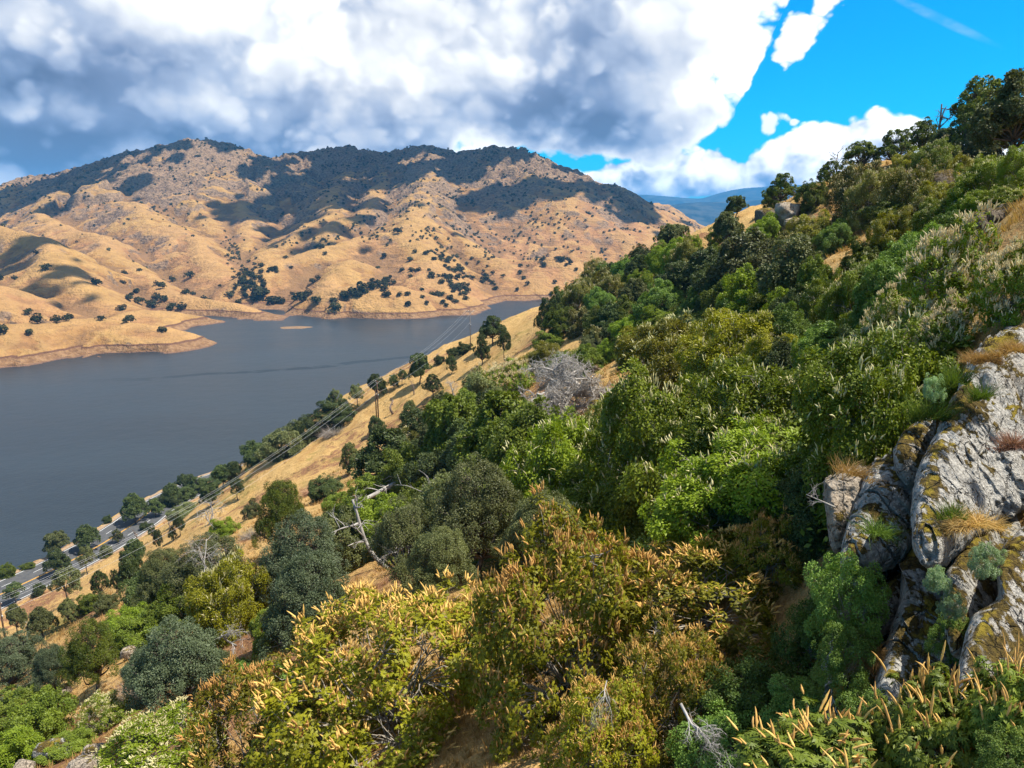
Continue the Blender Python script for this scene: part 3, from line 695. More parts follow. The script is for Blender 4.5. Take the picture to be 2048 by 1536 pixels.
def wood(g, base, trunk_top, lobes, cl, own, r0, twig_frac=.5, sides=6, multi=1):
    mb = MB(); lobes = np.array(lobes)
    tops = []
    for k in range(multi):
        a = np.array([0., 0, -.25]) + (np.append(g.normal(size=2) * base, 0) if multi > 1 else 0)
        b = np.array(trunk_top) + (np.append(g.normal(size=2) * base * 2, 0) if multi > 1 else 0)
        q = curve_pts(a, b, g, 6, .07); mb.tube(q, np.linspace(r0 * 1.25, r0 * .75, 6) / (multi ** .4), sides); tops.append(b)
    for i, l in enumerate(lobes):
        a = tops[i % len(tops)]; b = l[:3]; q = curve_pts(a, b, g, 6, .12); mb.tube(q, np.linspace(r0 * .62, r0 * .26, 6) / (multi ** .3), max(4, sides - 1))
    for i in range(len(cl)):
        if g.uniform() > twig_frac: continue
        a = lobes[own[i], :3]; q = curve_pts(a, cl[i], g, 5, .16); mb.tube(q, np.linspace(r0 * .22, r0 * .07, 5), 4)
    return mb
PROTO = {}
def lobes_dome(g, n, R, H, flat=.62):
    out = [(0, 0, H * .48, R * .55, R * .55, H * .5)]
    for k in range(n):
        a = k * 2 * np.pi / n + g.uniform(-.35, .35); d = R * g.uniform(.42, .68); r = R * g.uniform(.32, .46)
        out.append((d * math.cos(a), d * math.sin(a), H * g.uniform(.28, .62), r, r, r * g.uniform(.75, 1.05) * H / R * flat * 1.3))
    for k in range(max(2, n // 3)):
        a = g.uniform(0, 6.28); d = R * g.uniform(.1, .35); r = R * g.uniform(.28, .38); out.append((d * math.cos(a), d * math.sin(a), H * g.uniform(.66, .76), r, r, H * .26))
    for k in range(n):                                             # shoots that break the outline
        a = g.uniform(0, 6.28); f = g.uniform(.25, 1.0); d = R * .86 * math.sin(f * 1.57); r = R * g.uniform(.13, .22); out.append((d * math.cos(a), d * math.sin(a), H * (.98 * math.cos(f * 1.35) + .05) * g.uniform(.9, 1.12), r, r, r * g.uniform(.9, 1.5)))
    for k in range(n):                                             # skirt that hangs down the slope
        a = k * 2 * np.pi / n + g.uniform(-.4, .4); d = R * g.uniform(.5, .72); r = R * g.uniform(.24, .36); out.append((d * math.cos(a), d * math.sin(a), H * g.uniform(-.12, .12), r, r, H * .24))
    return out
def lobes_tree(g, n, R, z0, H, rs=(.26, .42)):
    """oak crown between z0 and H, uneven"""
    out = [(0, 0, (z0 + H) / 2 + .08 * H, R * .5, R * .5, (H - z0) * .36)]
    for k in range(n):
        a = k * 2.4 + g.uniform(-.5, .5); f = g.uniform(0, 1); d = R * (.78 - .5 * f) * g.uniform(.8, 1.1); r = R * g.uniform(*rs)
        z = z0 + (H - z0) * (.18 + .62 * f * g.uniform(.85, 1.1)); out.append((d * math.cos(a), d * math.sin(a), z, r, r, r * g.uniform(.6, .85)))
    return out
def make_proto(key, kind, seed, R, H, z0=0., nl=7, nc=100, rc=.4, per=120, L=.1, W=.04, fan=0, droop=0., up=.5, spike=0, sL=.2, sr=.022, srings=7, ssides=6, r0=.07, twig=.5, multi=1, low=-.35, sides=6, rs=(.26, .42)):
    g = np.random.default_rng(seed)
    lobes = lobes_dome(g, nl, R, H) if kind == 'dome' else lobes_tree(g, nl, R, z0, H, rs)
    p, n, own = clumps(g, lobes, nc, rc, low)
    ok = p[:, 2] > (-.32 * R if kind == 'dome' else .3); p, n, own = p[ok], n[ok], own[ok]
    V, Fq, r = foliage(g, p, n, rc, per, L, W, fan, droop, up)
    d = {'crown': (V, [Fq], r)}
    if spike:
        w = np.clip(n[:, 2] + .3, 0.02, None) ** 1.4; k = g.choice(len(p), spike, p=w / w.sum()); dn = unit(n[k] + rand_dir(g, spike) * .55)
        dn = np.where((dn[:, 2] < -.15)[:, None], dn * np.array([1, 1, -1]), dn)
        q = p[k] + dn * rc * g.uniform(.75, 1.08, (spike, 1)); sd = unit(dn * .55 + np.array([0, 0, .62]) + rand_dir(g, spike) * .3)
        V2, F2, r2 = spikes(g, q, sd, sL, sr, srings, ssides); d['flowers'] = (V2, [F2], r2); d['spots'] = (q, sd, sL, sr)
    base = R * .06
    tt = (0, 0, H * .14) if kind == 'dome' else (g.normal() * .08 * R, g.normal() * .08 * R, z0 * .95 + .1 * (H - z0))
    mb = wood(g, base, tt, lobes, p, own, r0, twig, sides, multi); d['trunk'] = mb
    PROTO[key] = dict(parts=d, w=2.05 * R, h=H * 1.03, cache={})
# near buckeye domes
for i, s in enumerate((3, 14, 27)):
    make_proto(f'buck_near{i}', 'dome', s, 2.0, 2.5, nl=8, nc=400, rc=.25, per=58, L=.060, W=.025, fan=5, droop=.3, up=.65, spike=2200, sL=.150, sr=.0185, r0=.05, twig=.85, multi=4)
for i, s in enumerate((7, 24)):
    make_proto(f'buck_pale{i}', 'dome', s, 2.0, 2.5, nl=8, nc=380, rc=.26, per=50, L=.075, W=.03, fan=5, droop=.3, up=.65, spike=1900, sL=.22, sr=.027, r0=.05, twig=.85, multi=4)
make_proto('buck_close', 'dome', 71, 1.5, 1.7, nl=8, nc=300, rc=.2, per=30, L=.15, W=.042, fan=5, droop=.5, up=.6, spike=170, sL=.40, sr=.031, srings=11, ssides=8, r0=.035, twig=.8, multi=4)
for i, s in enumerate((5, 18, 33)):
    make_proto(f'buck_mid{i}', 'dome', s, 2.3, 2.9, nl=8, nc=280, rc=.35, per=230, L=.11, W=.055, droop=.25, spike=620, sL=.185, sr=.025, srings=4, ssides=4, r0=.06, twig=.6, multi=3)
for i, s in enumerate((41, 42)):
    make_proto(f'leafy{i}', 'dome', s, 1.1, 1.4, nl=7, nc=150, rc=.21, per=150, L=.06, W=.042, up=.7, r0=.02, twig=.8, multi=4)
for i, s in enumerate((51, 52, 53)):
    make_proto(f'bush{i}', 'dome', s, 2.2, 3.0, nl=8, nc=190, rc=.42, per=190, L=.15, W=.085, up=.5, r0=.06, twig=.5, multi=3)
# oaks: near (fine leaves), mid, far
for i, s in enumerate((61, 62)):
    make_proto(f'oak_near{i}', 'tree', s, 3.0, 6.0, z0=.8, nl=26, nc=300, rc=.40, per=190, rs=(.15, .30), L=.10, W=.06, up=.4, r0=.16, twig=.8)
for i, s in enumerate((65, 66, 67, 68)):
    make_proto(f'oak_mid{i}', 'tree', s, 3.4, 7.0, z0=1.5, nl=17, nc=125, rs=(.18, .34), rc=.60, per=150, L=.29, W=.18, up=.4, r0=.20, twig=.7, sides=5)
for i, s in enumerate((75, 76, 77)):
    make_proto(f'oak_airy{i}', 'tree', s, 3.1, 6.6, z0=2.0, nl=10, nc=70, rc=.52, per=120, L=.27, W=.17, up=.35, r0=.17, twig=.9, sides=5)
for i, s in enumerate((91, 92, 93)):
    make_proto(f'oak_open{i}', 'tree', s, 3.3, 6.6, z0=.5, nl=20, nc=125, rs=(.16, .34), rc=.40, per=105, L=.24, W=.15, up=.35, r0=.19, twig=.95, sides=5)
for i, s in enumerate((81, 82, 83, 84)):
    make_proto(f'oak_far{i}', 'tree', s, 4.0, 7.0, z0=1.2, nl=8, nc=34, rc=1.15, per=11, L=1.7, W=1.2, up=.4, r0=.3, twig=0, sides=4)

def proto_mesh(key, part, mat):
    pr = PROTO[key]; c = pr['cache']; k = (part, mat.name)
    if k not in c:
        d = pr['parts'][part]
        nm = f'{mat.name}_{part}'
        c[k] = d.mesh(nm, [mat], True) if isinstance(d, MB) else mesh_np(nm, d[0], d[1], [mat], d[2])
    return c[k]
KIND = {  # kind: (name, category, prototypes, leaf, flower, wood)
    'tan': ('buckeye_shrub', 'shrub', ['buck_near0', 'buck_near1', 'buck_near2'], 'L_tan', 'S_tan', 'twig'),
    'creamnear': ('buckeye_shrub', 'shrub', ['buck_near0', 'buck_near1', 'buck_near2'], 'L_buck', 'S_cream', 'twig'),
    'tanmid': ('buckeye_shrub', 'shrub', ['buck_mid0', 'buck_mid1', 'buck_mid2'], 'L_tan', 'S_cream', 'twig'),
    'cream': ('buckeye_shrub', 'shrub', ['buck_mid0', 'buck_mid1', 'buck_mid2'], 'L_buck', 'S_cream', 'twig'),
    'olive': ('buckeye_shrub', 'shrub', ['buck_mid0', 'buck_mid1', 'buck_mid2'], 'L_olive', 'S_pale', 'twig'),
    'pale': ('buckeye_shrub', 'shrub', ['buck_pale0', 'buck_pale1'], 'L_buck', 'S_pale', 'twig'),
    'close': ('buckeye_shrub', 'shrub', ['buck_close'], 'L_live', 'S_tan', 'twig'),
    'sage': ('leafy_shrub', 'shrub', ['leafy0', 'leafy1'], 'L_sage', None, 'twig'),
    'dusty': ('leafy_shrub', 'shrub', ['leafy0', 'leafy1'], 'L_pale', None, 'twig'),
    'limenear': ('leafy_shrub', 'shrub', ['leafy0', 'leafy1'], 'L_lime', None, 'twig'),
    'bush': ('leafy_shrub', 'shrub', ['bush0', 'bush1', 'bush2'], 'L_live', None, 'bark'),
    'teal': ('leafy_shrub', 'shrub', ['bush0', 'bush1', 'bush2'], 'L_sage', None, 'bark'),
    'lime': ('leafy_shrub', 'shrub', ['bush0', 'bush1', 'bush2'], 'L_lime', None, 'bark'),
    'graybush': ('leafy_shrub', 'shrub', ['bush0', 'bush1', 'bush2'], 'L_gray', None, 'bark'),
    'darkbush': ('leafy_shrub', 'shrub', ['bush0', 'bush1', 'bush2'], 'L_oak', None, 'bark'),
    'bluenear': ('oak_tree', 'tree', ['oak_near0', 'oak_near1'], 'L_blue', None, 'bark'),
    'oaknear': ('oak_tree', 'tree', ['oak_near0', 'oak_near1'], 'L_live', None, 'bark'),
    'graynear': ('oak_tree', 'tree', ['oak_near0', 'oak_near1'], 'L_gray', None, 'bark'),
    'oak': ('oak_tree', 'tree', ['oak_mid0', 'oak_mid1', 'oak_mid2', 'oak_mid3'], 'L_oak', None, 'bark'),
    'live': ('oak_tree', 'tree', ['oak_mid0', 'oak_mid1', 'oak_mid2', 'oak_mid3'], 'L_live', None, 'bark'),
    'gray': ('oak_tree', 'tree', ['oak_mid0', 'oak_mid1', 'oak_mid2', 'oak_mid3'], 'L_gray', None, 'bark'),
    'open': ('oak_tree', 'tree', ['oak_open0', 'oak_open1', 'oak_open2'], 'L_live', None, 'bark'),
    'airy': ('oak_tree', 'tree', ['oak_open0', 'oak_airy0', 'oak_open1', 'oak_airy1', 'oak_open2'], 'L_oak', None, 'bark'),
    'airygray': ('oak_tree', 'tree', ['oak_airy0', 'oak_open1', 'oak_airy1', 'oak_open2'], 'L_gray', None, 'bark'),
    'bluemid': ('oak_tree', 'tree', ['oak_mid0', 'oak_mid1', 'oak_mid2', 'oak_mid3'], 'L_blue', None, 'bark'),
}
SPIKE = {}
def spike_mesh(mat, v, L, r):
    k = (mat.name, v, round(L, 3))
    if k not in SPIKE:
        g = np.random.default_rng(900 + v); V, f, rr = spikes(g, np.zeros((1, 3)), np.array([[0, 0, 1.]]), L / .9, r, 9, 8); V = V * .95
        SPIKE[k] = mesh_np('flower_spike', V, [f], [mat], rr)
    return SPIKE[k]
def bloom(root, key, mat, s, sz, n=100):
    """the hundred spikes that show largest are parts of their own, the rest is one part"""
    q, sd, L, r = PROTO[key]['parts']['spots']
    a = root.rotation_euler[2]; R = np.array([[math.cos(a), -math.sin(a), 0], [math.sin(a), math.cos(a), 0], [0, 0, 1]])
    W = (q * np.array([s, s, sz])) @ R.T + np.array(root.location); ctr = np.array(root.location) + [0, 0, .5]
    face = ((W - ctr) * unit(CAM - W)).sum(-1) / np.linalg.norm(W - ctr, axis=1); px, py, dd = project(W)
    show = np.where((px > 0) & (px < 2048) & (py > 0) & (py < 1536) & (face > .15), 1 / dd, -1 / dd)
    i = np.argsort(-show); big, rest = i[:n], i[n:]
    for v, k in enumerate(big):
        o = link('flower_spike', spike_mesh(mat, v % 8, L, r), root); o.location = q[k]; o.rotation_mode = 'QUATERNION'
        o.rotation_quaternion = Vector(sd[k]).to_track_quat('Z', 'Y')
        o.scale = (1, 1, .7 + .6 * ((v * .618) % 1))
    g = np.random.default_rng(int(abs(root.location[0] * 97)) + 5); V, f, rr = spikes(g, q[rest], sd[rest], L, r, 7, 6)
    link('flowers', mesh_np('flowers', V, [f], [mat], rr), root)['kind'] = 'stuff'
_count = {}
PLACED = []
def plant(kind, loc, w, h, label, group=None, var=None, rot=None, sink=0.0):
    name, cat, keys, leaf, flower, wd = KIND[kind]
    k = _count.get(kind, 0); _count[kind] = k + 1
    key = keys[(k if var is None else var) % len(keys)]; pr = PROTO[key]
    s = w / pr['w']; sz = h / pr['h']; sz = min(max(sz, .45 * s), 2.0 * s)
    root = thing(name, label, cat, (loc[0], loc[1], loc[2] - sink), (k * 2.4 + 1.1) if rot is None else rot, group, (s, s, sz))
    link('crown', proto_mesh(key, 'crown', M[leaf]), root)
    if flower and key.startswith(('buck_near', 'buck_pale', 'buck_close')) and np.linalg.norm(np.array(loc) - CAM) < 34: bloom(root, key, M[flower], s, sz)
    elif flower: link('flowers', proto_mesh(key, 'flowers', M[flower]), root)['kind'] = 'stuff'
    link('trunk', proto_mesh(key, 'trunk', M[wd]), root)
    PLACED.append((root, kind)); return root
def shrub(kind, x0, x1, y0, y1, label, group=None, depth=None, **kw):
    """a dome that fills a box of the photograph; its depth is where its foot meets the hillside"""
    cx = .5 * (x0 + x1); w = (x1 - x0) * 1.12
    d = ray(cx, .5 * (y0 + y1)); th = math.asin(-d[2] / np.linalg.norm(d)); s, c = math.sin(max(th, 0)), math.cos(th)
    yb = y1 - .42 * w * s; fixed = depth
    if depth is None:
        r = hit(cx, yb)
        if r is None: raise ValueError(f'no ground under {label}')
        q, depth = r
    else: q = P(cx, yb, depth)
    T = yb - y0; hp = math.sqrt(max(T * T - (.5 * w * s) ** 2, (.28 * w) ** 2)) / c
    if hp > .92 * w:                                               # a dome, not a column: its foot is hidden by what stands in front
        hp = .92 * w; yb = y0 + math.hypot(hp * c, .5 * w * s)
        if fixed is None: q, depth = hit(cx, yb)
        else: q = P(cx, yb, depth)
    return plant(kind, q, w * depth / F, hp * depth / F, label, group, **kw)
def tree(kind, cx, y0, yb, w, label, group=None, depth=None, **kw):
    """a tree given by its top, the foot of its trunk and the width of its crown in the photograph"""
    if depth is None:
        r = hit(cx, yb)
        if r is None: raise ValueError(f'no ground under {label}')
        q, depth = r
    else: q = P(cx, yb, depth)
    d = ray(cx, yb); c = math.cos(math.asin(-d[2] / np.linalg.norm(d)))
    return plant(kind, q, w * depth / F, (yb - y0) * depth / F / c, label, group, **kw)
# ------------------------------------------------------------------ planting: foreground
def build_foreground():
    T = shrub
    T('tan', 555, 985, 1205, 1590, 'largest tan-flowered yellow-green buckeye, at the bottom left of centre', var=0)
    T('tan', 395, 660, 1375, 1640, 'tan-flowered buckeye at the bottom edge, left of the largest one', var=1)
    T('tan', 965, 1300, 1112, 1520, 'tan-flowered buckeye with hanging bare twigs, right of the bottom brown gap', var=2)
    T('tan', 1235, 1600, 1085, 1345, 'tan-flowered buckeye with a peaked top, left of the grey cliff', var=0, rot=2.0)
    T('tan', 1470, 1600, 1050, 1230, 'small peaked tan-flowered buckeye standing behind the right shoulder of the peaked one', var=1)
    T('tan', 1235, 1435, 1292, 1530, 'tan-flowered buckeye below the peaked one, beside the soft green shrub', var=1)
    T('tan', 1090, 1300, 1400, 1640, 'tan-flowered buckeye with few blooms at the bottom edge under the hanging twigs', var=2, rot=4)
    T('creamnear', 215, 440, 1440, 1600, 'pale yellow-flowered light green buckeye at the bottom edge beside white rocks', var=2)
    T('creamnear', 168, 262, 1398, 1478, 'small round buckeye with cream spikes beside grey dry brush')
    # soft green shrubs in the gully below the cliff
    T('sage', 1405, 1570, 1345, 1500, 'bright soft-green leafy shrub at the bottom, right of the lowest tan buckeye')
    T('sage', 1565, 1690, 1215, 1400, 'soft-green leafy shrub at the cliff foot above the bright one')
    T('sage', 1640, 1770, 1110, 1300, 'dark leafy shrub growing up the cliff under the bulging grey boulder')
    T('sage', 1540, 1700, 1370, 1500, 'leafy shrub in shade at the foot of the mossy rock')
    T('sage', 1370, 1530, 1440, 1590, 'leafy shrub at the bottom edge in front of bleached twigs')
    T('sage', 1640, 1790, 1395, 1510, 'leafy shrub between the cliff foot and the lowest buckeye blooms')
    T('sage', 1630, 1755, 1135, 1290, 'leafy shrub climbing the left edge of the cliff foot below the tan rock', depth=11.7)
    T('sage', 1640, 1735, 1265, 1385, 'leafy shrub against the low grey boulder of the cliff foot', depth=11.1)
    T('sage', 1680, 1790, 1400, 1510, 'leafy shrub in front of the foot of the tall pale column', depth=10.0)
    T('sage', 1695, 1765, 870, 990, 'small pale green shrub above the tan rock left of the cliff')
    T('close', 1500, 1790, 1465, 1700, 'buckeye with large tan spikes at the bottom edge below the cliff foot', depth=6.4)
    T('close', 1760, 1990, 1400, 1640, 'shaded buckeye with large drooping tan spikes in front of the speckled block', depth=6.3, rot=2.0)
    T('close', 1930, 2140, 1370, 1620, 'dark buckeye with large tan spikes in the bottom right corner', depth=6.0, rot=4.0)
    T('sage', 1960, 2070, 1470, 1580, 'soft-green leafy shrub in the very bottom right corner', depth=5.6)
    # the big green buckeye thicket left of the cliff
    T('cream', 1590, 1850, 700, 1010, 'dark green buckeye with few spikes just left of the big cliff slab', var=0)
    T('cream', 1360, 1640, 745, 1010, 'green buckeye with cream spikes in the middle of the thicket left of the cliff', var=1)
    T('cream', 1180, 1440, 790, 1090, 'green buckeye thick with cream spikes below the fallen dead tree', var=2)
    T('cream', 1330, 1640, 890, 1140, 'shaded green buckeye behind the peaked tan-flowered one', var=0, rot=3)
    T('cream', 1030, 1250, 855, 1110, 'green buckeye with scattered spikes left of the spiky one under the dead tree', var=1, rot=2)
    T('cream', 1080, 1330, 960, 1140, 'shaded green buckeye above the hanging-twig buckeye', var=2, rot=5)
    T('tanmid', 1235, 1410, 655, 800, 'dome-shaped buckeye with cream tassels right of the golden patch by the dead tree', var=0)
    T('tanmid', 1370, 1545, 635, 800, 'yellowish buckeye with drooping tassels behind the tasselled dome', var=1)
    T('tanmid', 1480, 1600, 680, 790, 'yellow-green buckeye left of the small dark rock', var=2)
    T('bush', 1510, 1660, 745, 870, 'glossy green shrub below the small dark rock')
    # left of the centre
    T('tanmid', 388, 532, 1140, 1330, 'yellowish dome-shaped buckeye beside the blue-green oaks', var=0)
    tree('bluenear', 612, 1035, 1215, 190, 'tall blue-green oak right of the yellowish dome buckeye')
    tree('bluenear', 628, 1120, 1330, 190, 'lower blue-green oak in front of the tall blue-green one')
    tree('bluenear', 375, 1255, 1450, 215, 'blue-green oak with a bare forked foot above grey dry brush')
    tree('bluenear', 300, 1300, 1400, 120, 'pale blue-green oak left of the one with a forked foot')
    tree('oaknear', 192, 1245, 1385, 120, 'green oak on bare orange ground left of the blue-green oaks')
    tree('oaknear', 570, 962, 1110, 112, 'dark green dense oak standing on the golden slope above the blue-green pair')
    tree('graynear', 425, 1075, 1215, 190, 'grey-green oak with bare grey twigs behind the yellowish dome buckeye')
    tree('graynear', 335, 1100, 1220, 110, 'grey-green oak left of the one with bare twigs')
    T('limenear', 215, 290, 1225, 1300, 'lime green bush right of the oak on orange ground')
    T('bush', -20, 100, 1390, 1480, 'light green bush at the left edge near the bottom')
    T('bush', 40, 135, 1400, 1500, 'green bush at the left above the pale rocks')
    T('lime', -40, 75, 1470, 1580, 'yellow-green bush in the bottom left corner')
    T('bush', 95, 180, 1490, 1530, 'low green bush between the pale bottom-left rocks')
    tree('bluenear', 30, 1270, 1395, 150, 'blue-green oak at the left edge above the light green bush')
    tree('bluenear', 115, 1290, 1400, 90, 'small blue-green oak at the left, next to the oak on orange ground')
    T('limenear', 800, 880, 1190, 1260, 'bright lime bush on the shaded brown ground in the middle')
    T('sage', 480, 590, 1330, 1420, 'dusty green bush above the tan buckeyes, on dry ground')
    T('graybush', 560, 680, 1180, 1300, 'dark grey-green bush at the foot of the blue-green pair')
    # middle mass of grey-green oaks
    tree('graynear', 960, 930, 1160, 220, 'broad olive oak filling the middle above the brown gap')
    tree('graynear', 1085, 990, 1190, 190, 'olive oak right of the broad olive one, above the tan buckeye')
    tree('graynear', 815, 1010, 1180, 170, 'grey oak with a bleached bare limb below the fallen log')
    tree('graynear', 880, 1060, 1220, 160, 'dark grey-green oak over the shaded brown ground')
    T('lime', 700, 830, 1010, 1120, 'yellow-green dry bush beside the leaning dead tree')
    T('graybush', 640, 740, 1040, 1160, 'grey bush left of the leaning dead tree')
    tree('live', 1005, 798, 975, 170, 'bright green round oak left of the fallen dead tree')
    tree('live', 905, 800, 960, 120, 'green oak left of the bright round one')
    tree('oak', 775, 868, 985, 135, 'dark oak above the fallen log')
    T('olive', 775, 850, 860, 930, 'olive yellow bush touching the dark oak above the log')
    T('darkbush', 830, 960, 900, 1000, 'dark shrub above the right end of the fallen log')
    T('bush', 700, 790, 960, 1030, 'dark green shrub at the left end of the fallen log')
    T('lime', 735, 800, 945, 985, 'small yellowish bush below the dark oak above the log')
    T('bush', 890, 1010, 940, 1050, 'green bush at the right below the fallen log')
    tree('live', 1050, 900, 1060, 130, 'green oak between the round oak and the green buckeye')
build_foreground()
# ------------------------------------------------------------------ planting: thicket, skyline, lakeside, roadside
def build_upper():
    T = shrub; G = 'shrubs of the thicket on the spur'
    # skyline trees
    tree('oak', 1471, 393, 438, 46, 'small lone dark oak on the skyline in front of the blue mountains')
    tree('open', 1563, 345, 412, 74, 'oak with an open crown on the skyline above the rock outcrop')
    T('bush', 1527, 1560, 385, 425, 'small bush on the skyline left of the open-crowned oak above the outcrop')
    T('bush', 1596, 1650, 371, 418, 'dark round bush between the outcrop and the golden bank')
    tree('open', 1658, 320, 374, 55, 'airy oak on the skyline beside a crooked dead trunk')
    tree('open', 1720, 281, 345, 82, 'wide oak on the skyline, lower left of the taller airy skyline oaks')
    tree('open', 1787, 258, 332, 78, 'airy oak on the skyline with white cloud showing through its crown')
    tree('open', 1842, 232, 305, 80, 'airy oak on the skyline just below the bare dead treetop')
    tree('open', 1955, 112, 268, 135, 'tall airy oak against the blue sky at the upper right')
    tree('open', 2040, 92, 215, 100, 'highest oak at the right edge, cut by the frame')
    tree('open', 1932, 205, 335, 90, 'dark oak under the tall airy one at the upper right')
    tree('gray', 2025, 155, 330, 150, 'dense grey-green oak at the right edge below the highest oak')
    tree('gray', 1975, 225, 345, 100, 'grey-green oak left of the dense one at the right edge')
    tree('oak', 1885, 262, 330, 70, 'low dark oak between the skyline oaks and the tall airy one')
    T('darkbush', 1900, 1990, 290, 352, 'dark shrub under the tall oaks at the upper right')
    T('tanmid', 1786, 1850, 311, 360, 'pale green shrub on the bank under the skyline oaks')
    T('tanmid', 1835, 1900, 308, 352, 'light shrub beside the upper boulder')
    T('olive', 1660, 1755, 338, 440, 'tall dark olive buckeye right of the golden bank')
    T('olive', 1698, 1790, 352, 445, 'olive buckeye in the middle of the brownish row below the skyline', var=1)
    T('olive', 1768, 1858, 348, 440, 'brownish olive buckeye left of the upper boulder', var=2)
    T('bush', 1745, 1860, 418, 450, 'low dark green shrub under the brownish buckeyes')
    T('cream', 1912, 2012, 328, 412, 'bright green buckeye right of the upper boulder')
    T('cream', 2000, 2075, 300, 395, 'green buckeye at the right edge above the stone pile')
    T('cream', 1900, 1975, 388, 438, 'low buckeye with upright spikes left of the stone pile', var=2)
    T('cream', 1965, 2050, 382, 425, 'low buckeye with upright spikes above the stone pile', var=0)
    T('cream', 1835, 1920, 404, 470, 'green buckeye on the bank below the upper boulder', var=1)
    T('tanmid', 1788, 1855, 420, 480, 'yellow-green buckeye on the bank left of the low spiky one', var=2)
    T('tanmid', 1738, 1815, 440, 515, 'yellow-green buckeye beside the golden bare patch', var=0)
    T('bush', 1690, 1770, 492, 560, 'green shrub on the edge of the golden bare patch')
    T('teal', 1766, 1868, 475, 605, 'blue-green shrub left of the big pale-flowered buckeye')
    T('teal', 1865, 1950, 437, 500, 'blue-green shrub below the stone pile')
    T('pale', 1810, 1976, 478, 660, 'big round buckeye covered in pale flower spikes', var=0)
    T('pale', 1955, 2080, 500, 690, 'pale-flowered buckeye at the right edge above the cliff', var=1)
    T('pale', 1725, 1840, 610, 730, 'shaded pale-flowered buckeye below the big round one', var=2)
    T('pale', 1815, 1935, 625, 745, 'pale-flowered buckeye just above the cliff slab', var=0, rot=3)
    T('cream', 1655, 1768, 540, 690, 'buckeye with white-edged left side, left of the blue-green shrub', var=0)
    T('teal', 1722, 1830, 520, 640, 'dark blue-green shrub under the big round pale-flowered buckeye')
    # band below the skyline
    tree('gray', 1450, 428, 505, 66, 'grey-green oak below the small lone skyline oak')
    T('lime', 1497, 1560, 440, 497, 'yellowish bush below the rock outcrop')
    tree('gray', 1490, 468, 610, 150, 'large grey-green oak in the middle of the thicket')
    tree('gray', 1575, 478, 640, 130, 'large grey-green oak left of the golden bare patch')
    tree('live', 1620, 520, 645, 80, 'green oak at the lower left edge of the golden bare patch')
    T('tanmid', 1575, 1665, 438, 505, 'yellow-flowered shrub above the golden bare patch')
    T('olive', 1560, 1640, 465, 520, 'olive shrub left of the yellow-flowered one above the golden patch')
    T('teal', 1638, 1700, 452, 506, 'small blue-green shrub at the top of the golden bare patch')
    T('lime', 1440, 1562, 556, 668, 'tall lime green shrub in the middle of the thicket')
    T('lime', 1520, 1600, 600, 700, 'lime green shrub right of the tall lime one')
    T('lime', 1575, 1632, 626, 680, 'small lime bush above the small dark rock')
    T('teal', 1608, 1728, 660, 735, 'blue-green shrub right of the small dark rock')
    tree('gray', 1345, 450, 515, 75, 'feathery grey oak at the left end of the skyline, against the far hills')
    T('lime', 1360, 1400, 476, 512, 'small lime bush beside the feathery grey oak')
    T('lime', 1298, 1346, 504, 545, 'small round lime bush left below the feathery grey oak')
    T('olive', 1338, 1400, 490, 548, 'olive buckeye right below the feathery grey oak')
    tree('oak', 1410, 500, 585, 90, 'dark oak in the thicket left of the large grey-green oaks')
    tree('oak', 1350, 525, 600, 80, 'dark oak in the thicket below the small round lime bush')
    T('darkbush', 1380, 1470, 540, 620, 'dark shrub in the hollow left of the tall lime shrub')
    T('teal', 1280, 1362, 578, 648, 'grey-teal shrub above the bright green low one')
    T('lime', 1280, 1375, 625, 682, 'bright green low shrub in the thicket')
    T('teal', 1362, 1420, 590, 645, 'small teal shrub right of the grey-teal one')
    T('bush', 1390, 1450, 620, 670, 'dark green shrub left of the foot of the tall lime shrub')
    tree('airy', 1090, 565, 675, 42, 'tall spiky dark oak at the lake edge of the thicket')
    tree('airy', 1110, 575, 668, 40, 'dark oak behind the tall spiky one at the lake edge')
    T('olive', 1128, 1190, 566, 632, 'tasselled olive buckeye right of the tall spiky oak')
    tree('oak', 1228, 526, 572, 46, 'dark oak on the thicket skyline against the golden dome hill')
    T('tanmid', 1186, 1234, 543, 592, 'olive yellow buckeye left of the dark oak on the thicket skyline')
    tree('oak', 1278, 512, 565, 56, 'dark oak on the thicket skyline, second from the golden dome hill')
    tree('gray', 1268, 560, 628, 66, 'grey-green oak under the two dark oaks of the thicket skyline')
    tree('oak', 1222, 608, 676, 62, 'dark round-headed oak in the lower thicket')
    T('olive', 1136, 1183, 620, 680, 'brown-flowered buckeye left of the round-headed dark oak')
    T('bush', 1172, 1230, 628, 702, 'dense green round shrub in front of the round-headed oak')
    T('darkbush', 1108, 1142, 615, 674, 'dark shrub at the foot of the tall spiky oak')
    T('lime', 1226, 1302, 640, 692, 'fresh green shrub below the grey-green oak of the lower thicket')
    T('bush', 1070, 1128, 668, 704, 'low green shrub on the golden bank below the spiky oak')
    T('tanmid', 1060, 1130, 690, 745, 'cream-tasselled buckeye above the fallen dead tree')
    T('bush', 1098, 1158, 710, 760, 'green shrub just above the fallen dead tree')
    T('tanmid', 1036, 1102, 715, 762, 'yellowish buckeye left of the cream-tasselled one')
    T('pale', 982, 1064, 726, 800, 'white-tipped buckeye left above the fallen dead tree', var=1)
    T('pale', 935, 988, 744, 812, 'white-tipped buckeye nearest the twin poles', var=2)
    T('graybush', 1160, 1200, 672, 714, 'small grey-green bush beside the white fallen limb')
    T('lime', 1198, 1240, 686, 724, 'small lime bush beside the golden patch by the dead tree')
    T('bush', 1148, 1204, 698, 748, 'green shrub at the left of the golden patch by the dead tree')
    T('oak' if False else 'darkbush', 1236, 1300, 690, 740, 'dark shrub right above the golden patch by the dead tree')
    T('bush', 1296, 1380, 640, 700, 'green shrub in the hollow below the teal shrubs')
